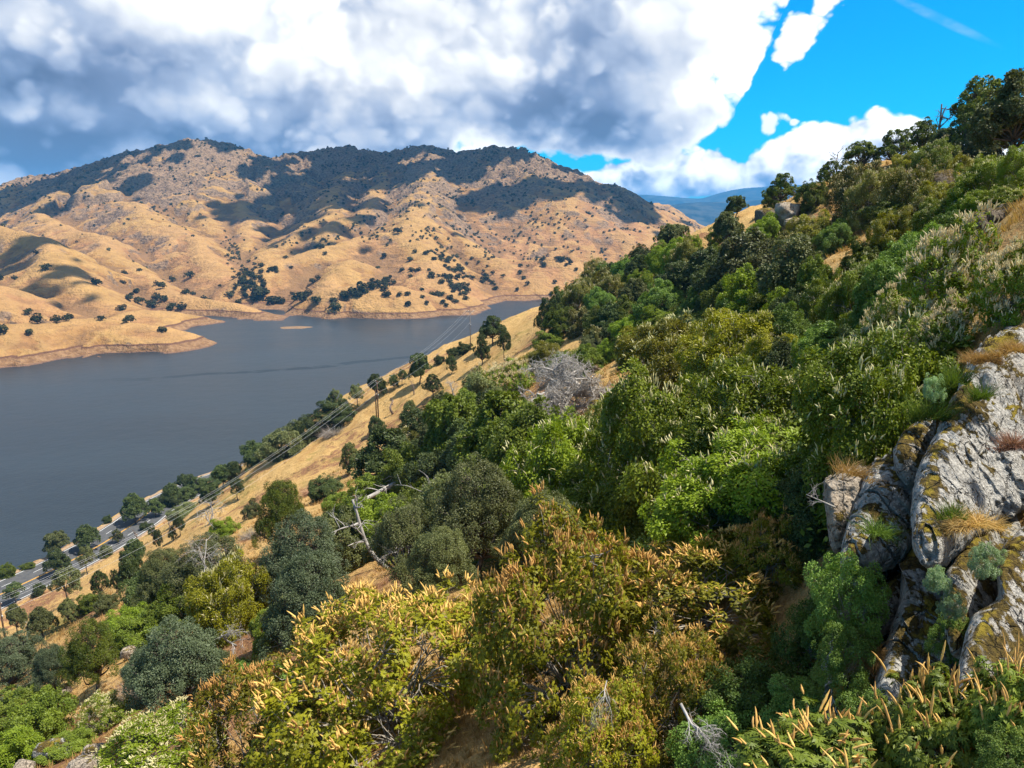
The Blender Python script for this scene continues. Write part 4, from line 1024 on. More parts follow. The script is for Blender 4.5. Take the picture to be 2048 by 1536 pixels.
    T('darkbush', 1420, 1520, 655, 720, 'dark shrub in the shaded gap under the tall lime shrub')
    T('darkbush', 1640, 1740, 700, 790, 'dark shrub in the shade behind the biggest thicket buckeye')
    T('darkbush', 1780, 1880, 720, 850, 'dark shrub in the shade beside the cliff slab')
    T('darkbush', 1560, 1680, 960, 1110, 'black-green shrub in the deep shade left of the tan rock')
    T('bush', 1180, 1300, 1040, 1130, 'shaded green shrub above the peaked tan buckeye row')
    # trees on the lakeward edge
    tree('oak', 986, 634, 692, 52, 'round oak standing against the water right of the thin pole')
    tree('airy', 964, 668, 730, 36, 'slim oak below the round one by the thin pole')
    tree('airy', 1009, 664, 722, 30, 'slim oak right below the round one by the thin pole')
    T('darkbush', 914, 946, 688, 708, 'dark low bush at the foot of the thin pole')
    tree('airy', 903, 708, 748, 28, 'small slim oak alone on the golden bank between the poles')
    T('darkbush', 896, 922, 697, 714, 'small dark bush at the bank edge, nearer the thin pole')
    T('darkbush', 870, 888, 713, 728, 'small dark bush at the bank edge right of the big round oak')
    tree('oak', 840, 708, 768, 46, 'big round oak against the water behind the twin poles')
    tree('airy', 866, 746, 792, 44, 'oak just right of the twin poles')
    tree('airy', 805, 738, 771, 24, 'slim dark oak left of the big round oak by the twin poles')
    tree('airy', 787, 748, 777, 30, 'olive oak in the row by the water, next to the slim dark one')
    tree('oak', 752, 750, 798, 42, 'bushy oak in the row by the water above the dead stump')
    tree('airygray', 714, 768, 812, 32, 'grey oak in the row by the water, left of the bushy one')
    tree('airygray', 671, 778, 828, 44, 'grey round-topped oak against the water in the middle of the lakeside row')
    T('darkbush', 636, 714, 806, 852, 'broad dark bush below the grey round-topped lakeside oak')
    T('darkbush', 590, 645, 836, 884, 'dark bush in the lakeside row left of the broad dark one')
    T('graybush', 533, 612, 858, 924, 'long grey-green bush in the lakeside row above the golden slope')
    T('darkbush', 488, 540, 888, 934, 'dark bush at the left end of the lakeside row')
    tree('airygray', 821, 803, 858, 30, 'pale airy tree left of the foot of the twin poles')
    tree('gray', 888, 786, 840, 58, 'grey-green oak right of the foot of the twin poles')
    T('graybush', 850, 930, 820, 880, 'grey-green bush below the twin poles')
    T('darkbush', 738, 768, 836, 874, 'dark bush under the wires left of the twin poles')
    tree('airygray', 700, 882, 948, 42, 'lone thin oak on the golden slope with a bare trunk')
    T('darkbush', 622, 684, 958, 1005, 'dark bush right of the brown brush pile')
    T('bush', 655, 715, 990, 1040, 'green bush at the left of the rubble beside the log')
    # trees on the golden slope and along the road
    tree('oak', 272, 990, 1046, 52, 'dark oak hiding part of the road in its middle stretch')
    tree('oak', 311, 997, 1032, 34, 'dark oak right of the one hiding the road')
    T('darkbush', 325, 358, 985, 1015, 'dark roadside bush right of the pair of dark oaks')
    T('darkbush', 352, 388, 975, 1003, 'dark roadside bush farther along the road')
    tree('oak', 372, 950, 985, 40, 'round dark oak at the far end of the visible road')
    tree('oak', 468, 925, 962, 44, 'dark oak by the water beyond the wide one')
    T('darkbush', 395, 450, 955, 985, 'dark bush between the oaks where the road disappears')
    tree('oak', 345, 968, 1008, 36, 'dark oak at the roadside behind the pair of dark oaks')
    tree('oak', 394, 956, 988, 34, 'dark oak where the road disappears')
    tree('oak', 423, 968, 1012, 46, 'dark oak on the slope above where the road disappears')
    tree('oak', 447, 932, 976, 54, 'wide dark oak by the water beyond the visible road')
    tree('airy', 476, 958, 1000, 34, 'slim oak with its own shadow on the golden slope')
    T('darkbush', 283, 297, 1046, 1070, 'small dark bush above the road on golden grass')
    tree('airy', 318, 1052, 1098, 22, 'thin dark oak alone above the road')
    tree('airy', 306, 1042, 1078, 18, 'thin small oak between the lone thin one and the road')
    tree('airy', 361, 1032, 1072, 24, 'thin dark oak beside grey dead branches')
    tree('airy', 346, 1054, 1082, 18, 'small thin oak left of the one beside grey dead branches')
    T('graybush', 343, 400, 1012, 1042, 'grey-green brush under the wires')
    T('lime', 424, 474, 1042, 1084, 'lime bush on the golden slope below the wires')
    T('graybush', 490, 522, 1006, 1040, 'small grey bush alone on the golden slope')
    tree('gray', 15, 1103, 1148, 34, 'grey oak at the left edge between the road and the water')
    tree('gray', 118, 1065, 1110, 50, 'grey-green oak between the road and the water')
    T('graybush', 72, 96, 1100, 1120, 'small bush between the road and the water')
    tree('oak', 177, 1052, 1100, 48, 'dark oak leaning over the road, second from the left edge')
    tree('oak', 117, 1100, 1150, 46, 'dark oak standing in front of the road at the left')
    tree('airygray', 176, 1092, 1148, 36, 'thin grey oak on the slope just above the road')
    T('darkbush', 208, 223, 1032, 1048, 'small bush on the far verge of the road')
    tree('airygray', 236, 1058, 1086, 26, 'small oak on the near verge of the road')
    T('graybush', 202, 222, 1094, 1120, 'small grey bush on the golden slope above the road')
    tree('airy', 33, 1168, 1206, 40, 'oak in front of the road nearest the left edge')
    T('darkbush', 68, 89, 1170, 1198, 'round dark bush above the road at the left')
    tree('airygray', 138, 1140, 1206, 60, 'wide thin-leaved oak with a leaning trunk above the road')
    tree('airy', 202, 1140, 1192, 42, 'thin oak in the row left of the dark clump')
    tree('airy', 233, 1138, 1186, 26, 'slim oak between the thin oak and the dark clump')
    tree('oak', 268, 1120, 1195, 56, 'dark oak of the clump on the golden slope')
    tree('oak', 272, 1082, 1135, 52, 'dark oak at the top of the clump on the golden slope')
    tree('gray', 35, 1212, 1268, 40, 'oak with a forked trunk right of the left-edge pole')
    tree('gray', 88, 1218, 1275, 54, 'rounded oak second from the left-edge pole')
    tree('airygray', 140, 1196, 1248, 42, 'thin grey oak above the strip of reddish brush')
    T('bush', 160, 205, 1190, 1226, 'low green bush above the strip of reddish brush')
    T('graybush', 195, 235, 1192, 1228, 'low grey-green bush right of the low green one above the reddish brush')
    T('darkbush', 255, 330, 1150, 1240, 'dark shrub below the dark clump, beside the grey-green oaks')
    T('bush', 240, 330, 1235, 1310, 'green shrub between the lime bush and the blue-green oak')
    T('bush', 2, 28, 1130, 1158, 'bright green bush on the far verge at the left edge')
    T('bush', 44, 68, 1126, 1140, 'low green bush by the water at the left')
build_upper()
# ------------------------------------------------------------------ rocks
def mat_granite(name, light=(.56, .54, .485), dark=(.25, .24, .22), moss=.5, warm=.3):
    m, t, out = material(name); p = pos(t); gn = t.new('ShaderNodeNewGeometry').outputs['Normal']; nz = t.sep(gn)[2]
    n0 = t.noise(p, .9, 4, .6); n1 = t.noise(p, 3.5, 5, .65); n2 = t.noise(p, 13, 5, .7); n3 = t.noise(p, 42, 3, .6)
    c = t.mix(t.rng(n2, .32, .66), dark, light)
    c = t.mix(t.mul(t.rng(n0, .45, .7), warm), c, (.45, .33, .21))
    c = t.mix(t.mul(t.rng(n3, .55, .75), .5), c, (.55, .54, .51))
    sp = t.voro(t.vm('ADD', p, t.vm('SCALE', t.noise(p, 6, 2, .5, out=1), scale=.12)), 7.0)
    spot = t.mul(t.rng(sp, .30, .16), t.rng(n1, .42, .56))
    c = t.mix(t.mul(spot, .8), c, (.035, .03, .02))
    mk = t.rng(t.add(t.add(t.mul(n1, .8), t.mul(n0, .9)), t.mul(t.sub(nz, .35), .34)), 1.06 - .22 * moss, 1.14 - .22 * moss)
    mossc = t.mix(t.rng(n2, .35, .65), (.050, .038, .014), (.15, .105, .026))
    yel = t.mul(t.rng(t.add(t.mul(nz, .55), t.noise(p, 1.6, 4, .6)), .98, 1.10), .85)
    mossc = t.mix(yel, mossc, t.mix(t.rng(n2, .35, .65), (.17, .135, .016), (.35, .26, .03)))
    c = t.mix(mk, c, mossc)
    crk = t.voro(t.vm('MULTIPLY', t.vm('ADD', p, t.vm('SCALE', t.noise(p, 1.5, 4, .6, out=1), scale=.5)), (1.2, 1.2, .55)), 1.5, 'DISTANCE_TO_EDGE')
    ck = t.rng(crk, .022, .0); c = t.mix(t.mul(ck, .45), c, (.03, .024, .016))
    h = t.sub(t.add(t.add(t.mul(n1, 1.5), t.add(t.mul(n2, .8), t.mul(n3, .25))), t.mul(mk, .35)), t.mul(ck, 1.2))
    principled(t, out, c, .92, .15, t.bump(t.add(h, t.mul(spot, -.3)), 1.0, .12)); return m
M.update(granite=mat_granite('lichen_granite'), granite_dry=mat_granite('pale_dry_granite', (.50, .42, .32), (.20, .165, .13), .0, .6),
         granite_moss=mat_granite('mossy_granite', (.52, .50, .44), (.24, .225, .20), .7, .3), dark_rock=mat_granite('brown_rock', (.22, .175, .125), (.06, .048, .036), .55, .5),
         pole=mat_simple('weathered_pole_wood', (.085, .05, .032), .9, .15, col2=(.16, .10, .065), scale=2.),
         grey_pole=mat_simple('grey_pole_wood', (.12, .105, .095), .9, .15, col2=(.20, .175, .16), scale=2.),
         metal=mat_simple('galvanised_metal', (.42, .43, .44), .45, .5), ceramic=mat_simple('insulator_glaze', (.62, .62, .60), .3, .5), wire=mat_simple('bright_wire', (.62, .64, .66), .45, .5))

def in_poly(x, y, poly):
    poly = np.asarray(poly, float); c = np.zeros(x.shape, bool); j = len(poly) - 1
    for i in range(len(poly)):
        xi, yi = poly[i]; xj, yj = poly[j]
        c ^= ((yi > y) != (yj > y)) & (x < (xj - xi) * (y - yi) / (yj - yi + 1e-12) + xi); j = i
    return c
def cliff_boulder(name, label, poly, d0, tilt, bulge, mat, seed, centre=None, amp=.16, back=3.0):
    """a boulder of the cliff: its outline as seen, its front bulging from depth d0 (+ tilt per 100 px in x and y), its sides rounded, its back sunk in the hill"""
    q = smooth_poly(np.array(poly + poly[:1], float), 10)[:-1]
    c = np.array(centre if centre else q.mean(0), float); q = c + (q - c) * 1.07
    nth, nt = 300, 110
    seg = np.linalg.norm(np.diff(np.concatenate([q, q[:1]]), axis=0), axis=1); arc = np.concatenate([[0], np.cumsum(seg)])
    s = np.linspace(0, arc[-1], nth, endpoint=False); qq = np.concatenate([q, q[:1]])
    bx = np.interp(s, arc, qq[:, 0]); by = np.interp(s, arc, qq[:, 1])
    tt = np.linspace(0.02, 1, nt) ** .8
    X = c[0] + tt[:, None] * (bx - c[0])[None]; Y = c[1] + tt[:, None] * (by - c[1])[None]
    edge = np.clip(1 - tt ** 5.0, 0, 1)[:, None] ** .6
    D = d0 + tilt[0] * (X - c[0]) / 100 + tilt[1] * (Y - c[1]) / 100 - bulge * edge + bulge
    V = P(X.ravel(), Y.ravel(), D.ravel()).reshape(nt, nth, 3)
    # rounded back: rings that go away from the viewer and draw in
    away = unit(V[-1] - CAM); mid = V[-1].mean(0); rings = []
    for f in (.12, .35, .7, 1.0):
        r = V[-1] + away * back * f; m_ = mid + unit(mid - CAM) * back * f; rings.append(m_ + (r - m_) * (1 + .04 * f - .30 * f * f))
    V = np.concatenate([V, np.array(rings)]); nn = len(V)
    # relief along the view-facing normal
    q3 = V.reshape(-1, 3); cen = P(c[0], c[1], d0 + bulge * 1.4 + 1.0); nrm = unit(q3 - cen)
    rel = amp * (fbm(q3 / 1.7, 4, seed) * 1.0 + .45 * fbm(q3 / .55, 4, seed + 7) - .45 * (1 - np.abs(fbm(q3 / 1.3, 3, seed + 9))) ** 4 + .25 * fbm(q3 / .16, 3, seed + 10))
    st = q3 @ unit(np.array([.55, -.25, -.80])); cr = q3 @ unit(np.array([.75, .25, .62]))          # steep joints and ledges
    jn = vnoise(np.stack([cr * 1.5 + .4 * fbm(q3 / 1.3, 2, seed + 3), st * .35, 0 * st], -1), seed + 5)
    rel -= amp * .6 * np.exp(-(jn / .05) ** 2)
    for sc, ht in ((1.6, .7), (.6, .25)):                         # broken faces: steps between joint planes
        w1 = np.stack([cr / sc + .5 * fbm(q3 / 1.1, 2, seed + 21), st / (sc * 2.2), (q3 @ unit(np.array([.3, .9, -.3]))) / sc], -1)
        rel += amp * ht * (_hash(*[np.floor(w1[:, i]).astype(np.int64) for i in range(3)], seed + 31) - .5)
    q3 = q3 + nrm * rel[:, None]
    k = len(q3); q3 = np.concatenate([q3, q3[:nth].mean(0)[None], q3[-nth:].mean(0)[None]])
    j = np.arange(nth); f = grid_faces(nn, nth, True); cap = np.stack([np.full(nth, k), j, (j + 1) % nth], -1); cap2 = np.stack([np.full(nth, k + 1), (j + 1) % nth + (nn - 1) * nth, j + (nn - 1) * nth], -1)
    o = link(name, mesh_np(name, q3, [f, cap, cap2], [M[mat]], smooth=True)); tag(o, label, 'rock', 'boulders of the grey cliff'); return o
_rockn = 0
def rock(label, x0, x1, y0, y1, mat='granite', depth=None, flat=1.0, seed=1, group=None, dz=0., name='boulder'):
    """a free boulder filling a box of the photograph"""
    cx = .5 * (x0 + x1)
    if depth is None:
        r = hit(cx, y1); depth = r[1]
    c = P(cx, .5 * (y0 + y1), depth); w = (x1 - x0) * depth / F; h = (y1 - y0) * depth / F
    nu, nv = 34, 48
    u = np.linspace(0, np.pi, nu); v = np.linspace(0, 2 * np.pi, nv, endpoint=False)
    d = np.stack([np.sin(u)[:, None] * np.cos(v), np.sin(u)[:, None] * np.sin(v), np.broadcast_to(np.cos(u)[:, None], (nu, nv))], -1).reshape(-1, 3)
    d = np.sign(d) * np.abs(d) ** .86
    g = np.random.default_rng(seed); rel = 1 + .22 * fbm(d * 1.3 + seed * 3.1, 4, seed) + .06 * fbm(d * 4 + seed, 3, seed + 1)
    for _ in range(6):                                             # flat breaks
        n = unit(g.normal(size=3)); lim = g.uniform(.72, .95); pr = (d * rel[:, None]) @ n; rel = np.where(pr > lim, rel * (lim + (pr - lim) * .2) / np.maximum(pr, 1e-6), rel)
    V = d * rel[:, None] * np.array([w * .53, max(w, h) * .5 * flat, h * .56])
    V = V @ np.array([[math.cos(.2), math.sin(.2), 0], [-math.sin(.2), math.cos(.2), 0], [0, 0, 1]])
    o = link(name, mesh_np(name, V, [grid_faces(nu, nv, True)[:, ::-1]], [M[mat]], smooth=True), None, (c[0], c[1], c[2] + dz)); tag(o, label, 'rock', group); return o
def tuft(label, px, py, depth, w, h, mat, n=260, seed=1, hang=0., name='grass_tuft', cat='grass tuft', thick=.006):
    """a loose clump of curved blades rooted at a pixel at a given depth; w and h in pixels"""
    g = np.random.default_rng(seed); c = P(px, py, depth); s = depth / F; R = w * s * .5; H = h * s
    k = g.normal(size=(9, 2)) * R * .45; a = k[g.integers(0, 9, n)] + g.normal(size=(n, 2)) * R * .22
    p = np.stack([a[:, 0], a[:, 1] * .6, -.35 * np.abs(a[:, 0]) - .05], -1); th = np.arctan2(a[:, 1], a[:, 0]) + g.normal(size=n) * .9
    d = unit(np.stack([np.cos(th) * .6, np.sin(th) * .6 - .15, g.uniform(.5, 1.5, n)], -1)); L = H * g.uniform(.35, 1.25, n); fall = (.25 + 2.2 * hang) * g.uniform(.4, 1.5, n)
    pts = [p]
    for i in range(5):
        d = unit(d - np.array([0, 0, .22]) * fall[:, None] + g.normal(size=(n, 3)) * .09); pts.append(pts[-1] + d * (L / 5)[:, None])
    side = unit(np.cross(pts[-1] - pts[0], rand_dir(g, n))); V = []
    for i, q in enumerate(pts): V += [q - side * thick * (1 - i / 5.3), q + side * thick * (1 - i / 5.3)]
    V = np.stack(V, 1); b = (np.arange(n) * 12)[:, None, None]; f = (b + np.array([[2 * i, 2 * i + 1, 2 * i + 3, 2 * i + 2] for i in range(5)])[None]).reshape(-1, 4)
    me = mesh_np(name, V.reshape(-1, 3), [f], [M[mat]], np.repeat(g.uniform(0, 1, n), 12)); o = link(name, me, None, c); tag(o, label, cat); return o
def build_rocks():
    cb = cliff_boulder
    cb('boulder', 'huge sloping grey slab with moss and straw on top, highest of the cliff', [(2120, 628), (2046, 648), (1990, 690), (1938, 742), (1906, 800), (1875, 858), (1850, 915), (1835, 968), (1834, 1030), (1846, 1085), (1880, 1118), (1930, 1085), (2000, 1040), (2120, 985)], 12.2, (.9, -.75), 1.0, 'granite', 11, centre=(1965, 900), amp=.2)
    cb('boulder', 'small mossy boulder wedged left of the huge slab', [(1790, 900), (1808, 862), (1848, 838), (1872, 850), (1862, 905), (1846, 960), (1818, 972), (1796, 944)], 13.2, (.3, -.5), .5, 'granite_moss', 12)
    cb('boulder', 'bulging grey boulder with dark spots, left under the huge slab', [(1752, 934), (1798, 915), (1842, 905), (1856, 1000), (1850, 1080), (1815, 1118), (1777, 1139), (1730, 1147), (1708, 1152), (1687, 1136), (1685, 1092), (1697, 1030), (1724, 984)], 12.4, (.2, -.6), .9, 'granite', 13, amp=.15)
    cb('boulder', 'small tan rock at the left end of the cliff', [(1652, 965), (1688, 940), (1732, 930), (1734, 985), (1712, 1030), (1700, 1090), (1668, 1085), (1655, 1015)], 13.4, (.2, -.4), .5, 'granite_dry', 14)
    cb('boulder', 'tall pale column of rock in the middle of the cliff', [(1815, 1080), (1850, 1035), (1900, 1050), (1958, 1030), (1985, 1075), (1950, 1130), (1915, 1190), (1915, 1260), (1915, 1340), (1915, 1470), (1820, 1540), (1730, 1500), (1752, 1360), (1776, 1280), (1798, 1205), (1806, 1150), (1796, 1120)], 11.3, (.3, -.75), .8, 'granite', 15, centre=(1842, 1240), amp=.14)
    cb('boulder', 'rounded mossy boulder at the left of the tall column', [(1768, 1170), (1743, 1192), (1726, 1228), (1722, 1268), (1750, 1275), (1795, 1245), (1822, 1180), (1806, 1140)], 11.9, (.2, -.5), .5, 'granite_moss', 16)
    cb('boulder', 'low grey boulder under the hanging straw at the cliff foot', [(1676, 1318), (1708, 1298), (1755, 1290), (1780, 1380), (1760, 1480), (1700, 1490), (1655, 1450)], 11.7, (.2, -.5), .5, 'granite_moss', 17)
    cb('boulder', 'big speckled block at the right edge of the cliff', [(2110, 1020), (2050, 1062), (2015, 1100), (1996, 1145), (1996, 1200), (1948, 1235), (1930, 1298), (1918, 1390), (1930, 1500), (2120, 1520)], 9.6, (.6, -.6), .7, 'granite', 18, centre=(2040, 1230), amp=.12)
    cb('boulder', 'dark mossy ledge between the column and the speckled block', [(1900, 1150), (1960, 1060), (2040, 1010), (2110, 990), (2110, 1100), (2030, 1140), (1990, 1230), (1950, 1300), (1910, 1300), (1895, 1230)], 11.2, (.8, -.9), .6, 'granite_moss', 19, centre=(1975, 1150), amp=.18)
    cb('boulder', 'shaded rock wall behind the boulders at the cliff foot', [(1700, 1120), (1780, 1090), (1900, 1040), (2000, 1000), (2120, 960), (2120, 1500), (1980, 1560), (1800, 1540), (1700, 1500), (1660, 1380), (1690, 1240)], 13.2, (.5, -.6), .4, 'granite_moss', 20, centre=(1880, 1250), amp=.3)
    # tufts and plants on the cliff
    tuft('hanging mat of brown straw at the cliff foot', 1748, 1300, 11.1, 46, 50, 'straw', 1300, 3, hang=1.4, thick=.005)
    tuft('dry straw hanging over the cliff above the leafy sprigs', 1958, 1042, 10.3, 90, 40, 'straw', 1500, 4, hang=.6, thick=.005)
    tuft('dry grass along the top of the huge slab', 1965, 712, 12.3, 80, 24, 'straw', 1300, 5, hang=.3, thick=.005)
    tuft('dry grass on the slab at the right edge', 2035, 695, 12.1, 70, 26, 'straw', 1300, 6, hang=.35, thick=.005)
    tuft('pinkish dry brush on the slab at the right edge', 2030, 885, 11.3, 70, 36, 'redstraw', 900, 7, hang=.25, thick=.005)
    tuft('green grass tuft on the upper left edge of the huge slab', 1918, 760, 12.3, 52, 50, 'reed', 420, 8, thick=.005)
    tuft('green grass tuft lower on the left edge of the huge slab', 1868, 830, 12.5, 62, 60, 'reed', 460, 9, thick=.005)
    tuft('olive grass tuft on the face of the huge slab', 1962, 790, 11.4, 42, 44, 'reed', 300, 10, thick=.005)
    tuft('dark green tuft hanging on the bulging boulder', 1748, 1060, 11.2, 56, 48, 'reed', 420, 11, hang=.4, thick=.005)
    tuft('small green tuft under the straw at the column top', 1905, 1025, 10.4, 42, 34, 'reed', 300, 12, thick=.005)
    tuft('dusty grass on the small tan rock', 1695, 940, 12.8, 70, 40, 'straw', 400, 13, hang=.2, thick=.005)
    shrub('dusty', 1852, 1890, 1140, 1200, 'pale leafy sprig growing across the tall column', depth=9.9)
    shrub('dusty', 1882, 1922, 1190, 1245, 'pale leafy sprig right of the one across the column', depth=9.7)
    shrub('dusty', 1942, 1992, 1095, 1165, 'pale leafy sprig under the hanging straw of the cliff', depth=9.6)
    shrub('sage', 1865, 1935, 1240, 1350, 'dark leafy shrub in the cleft between column and speckled block', depth=10.1)
    shrub('dusty', 1848, 1885, 755, 805, 'grey-leaved bush above the left edge of the huge slab', depth=13.4)
    # free rocks
    rock('upper boulder standing among the shrubs under the skyline', 1858, 1916, 345, 395, 'dark_rock', seed=21)
    rock('low flat rock left below the upper boulder', 1834, 1880, 384, 412, 'dark_rock', seed=22)
    k = 0
    for (x0, x1, y0, y1, lab) in ((1934, 1972, 425, 470, 'leftmost mossy-topped stone of the stone pile'), (1962, 2000, 418, 448, 'stone at the top middle of the stone pile'), (1995, 2052, 410, 452, 'largest top stone of the pile at the right edge'),
                                  (1960, 2002, 442, 482, 'stone in the middle of the pile'), (1998, 2036, 446, 480, 'squarish stone right of the middle of the pile'), (2030, 2070, 440, 490, 'stone of the pile cut by the right edge'),
                                  (1948, 1990, 472, 500, 'low stone at the left foot of the pile'), (1988, 2032, 474, 505, 'low stone at the middle foot of the pile'), (2026, 2070, 482, 512, 'lowest stone of the pile at the right edge')):
        k += 1; rock(lab, x0, x1, y0, y1, 'dark_rock', depth=31.5 - .02 * k, seed=30 + k, group='stones of the stone pile', name='stone')
    rock('tan outcrop boulder under the open-crowned skyline oak', 1548, 1600, 408, 448, 'granite_dry', seed=41)
    rock('grey outcrop boulder left of the tan one on the skyline', 1512, 1556, 418, 452, 'dark_rock', seed=42)
    rock('low outcrop rock below the tan skyline boulder', 1565, 1612, 438, 458, 'granite_dry', seed=43)
    rock('small dark rock among the lime and blue-green shrubs', 1555, 1602, 702, 738, 'dark_rock', seed=44)
    rock('pale flat rock at the bottom left', 76, 148, 1480, 1515, 'granite', seed=45, flat=.8)
    rock('white rounded rock at the bottom left', 165, 215, 1490, 1536, 'granite_dry', seed=46)
    rock('pale rock at the bottom edge left of the pale-flowered buckeye', 140, 200, 1515, 1560, 'granite_dry', seed=47)
    rock('pale rock cut by the bottom left edge', 30, 68, 1520, 1552, 'granite_dry', seed=48)
    rock('grey stone beside the oak on bare orange ground', 245, 275, 1295, 1318, 'granite_dry', seed=49)
    rock('grey stone under the small blue-green oak at the left', 68, 100, 1392, 1412, 'granite_dry', seed=50)
    rock('flat stone on the golden ground below the small blue-green oak', 100, 140, 1375, 1395, 'granite_dry', seed=51)
    rock('mossy grey rock between the two largest tan buckeyes', 945, 990, 1255, 1290, 'granite_dry', seed=52)
    rock('brown stone beside the root of the fallen dead tree', 1178, 1206, 800, 818, 'dark_rock', seed=53)
    rock('dark stone on the golden patch by the dead tree', 1180, 1202, 728, 744, 'dark_rock', seed=54)
build_rocks()

# ------------------------------------------------------------------ dead wood
def branch(mb, g, p, d, L, r, depth, droop=0., spread=.7, kids=4, wob=.25, sides=5):
    n = 6; pts = [np.array(p, float)]; dd = np.array(d, float)
    for i in range(n - 1):
        dd = unit(dd + g.normal(size=3) * wob * .5 - np.array([0, 0, droop])); pts.append(pts[-1] + dd * L / (n - 1))
    mb.tube(pts, np.linspace(r, r * .45, n), max(3, sides - (2 if depth < 2 else 0)))
    if depth <= 0: return
    for k in range(kids):
        f = g.uniform(.3, 1.0); i = min(int(f * (n - 1)), n - 2); q = pts[i] + (pts[i + 1] - pts[i]) * (f * (n - 1) - i)
        nd = unit(unit(pts[i + 1] - pts[i]) * (1 - spread * .5) + rand_dir(g, 1)[0] * spread)
        branch(mb, g, q, nd, L * g.uniform(.42, .68), r * g.uniform(.42, .6), depth - 1, droop, spread, kids, wob, sides)
def dead_tree(label, a, b, r_px=4., depth=3, kids=4, seed=1, droop=0., spread=.8, mat='dead', first=.45, da=None, db=None, name='dead_tree', cat='dead tree', wob=.16, bl=.5):
    """trunk from pixel a to pixel b, branches from its upper part; r_px: trunk radius in pixels"""
    g = np.random.default_rng(seed)
    if da is None: A, da = hit(*a)
    else: A = P(*a, da)
    B = P(*b, da if db is None else db); L = np.linalg.norm(B - A); r = r_px * da / F
    t = np.linspace(0, 1, 8)[:, None]; pts = (B - A) * t + np.sin(t * np.pi * 1.3) * g.normal(size=3) * wob * L * .4
    pts[0] -= (B - A) / L * .1
    root = thing(name, label, cat, A); mb = MB(); mb.tube(pts, np.linspace(r * 1.2, r * .5, 8), 7); link('trunk', mb.mesh('trunk', [M[mat]], True), root)
    mb = MB()
    for k in range(kids + 3):
        f = first + (1 - first) * (k + g.uniform(.2, .9)) / (kids + 3); i = min(int(f * 7), 6); q = pts[i] + (pts[i + 1] - pts[i]) * (f * 7 - i)
        d = unit(unit(B - A) * .55 + rand_dir(g, 1)[0] * spread); branch(mb, g, q, d, L * bl * g.uniform(.5, 1.1), r * g.uniform(.35, .6), depth - 1, droop, spread, kids)
    link('branches', mb.mesh('branches', [M[mat]], True), root); return root
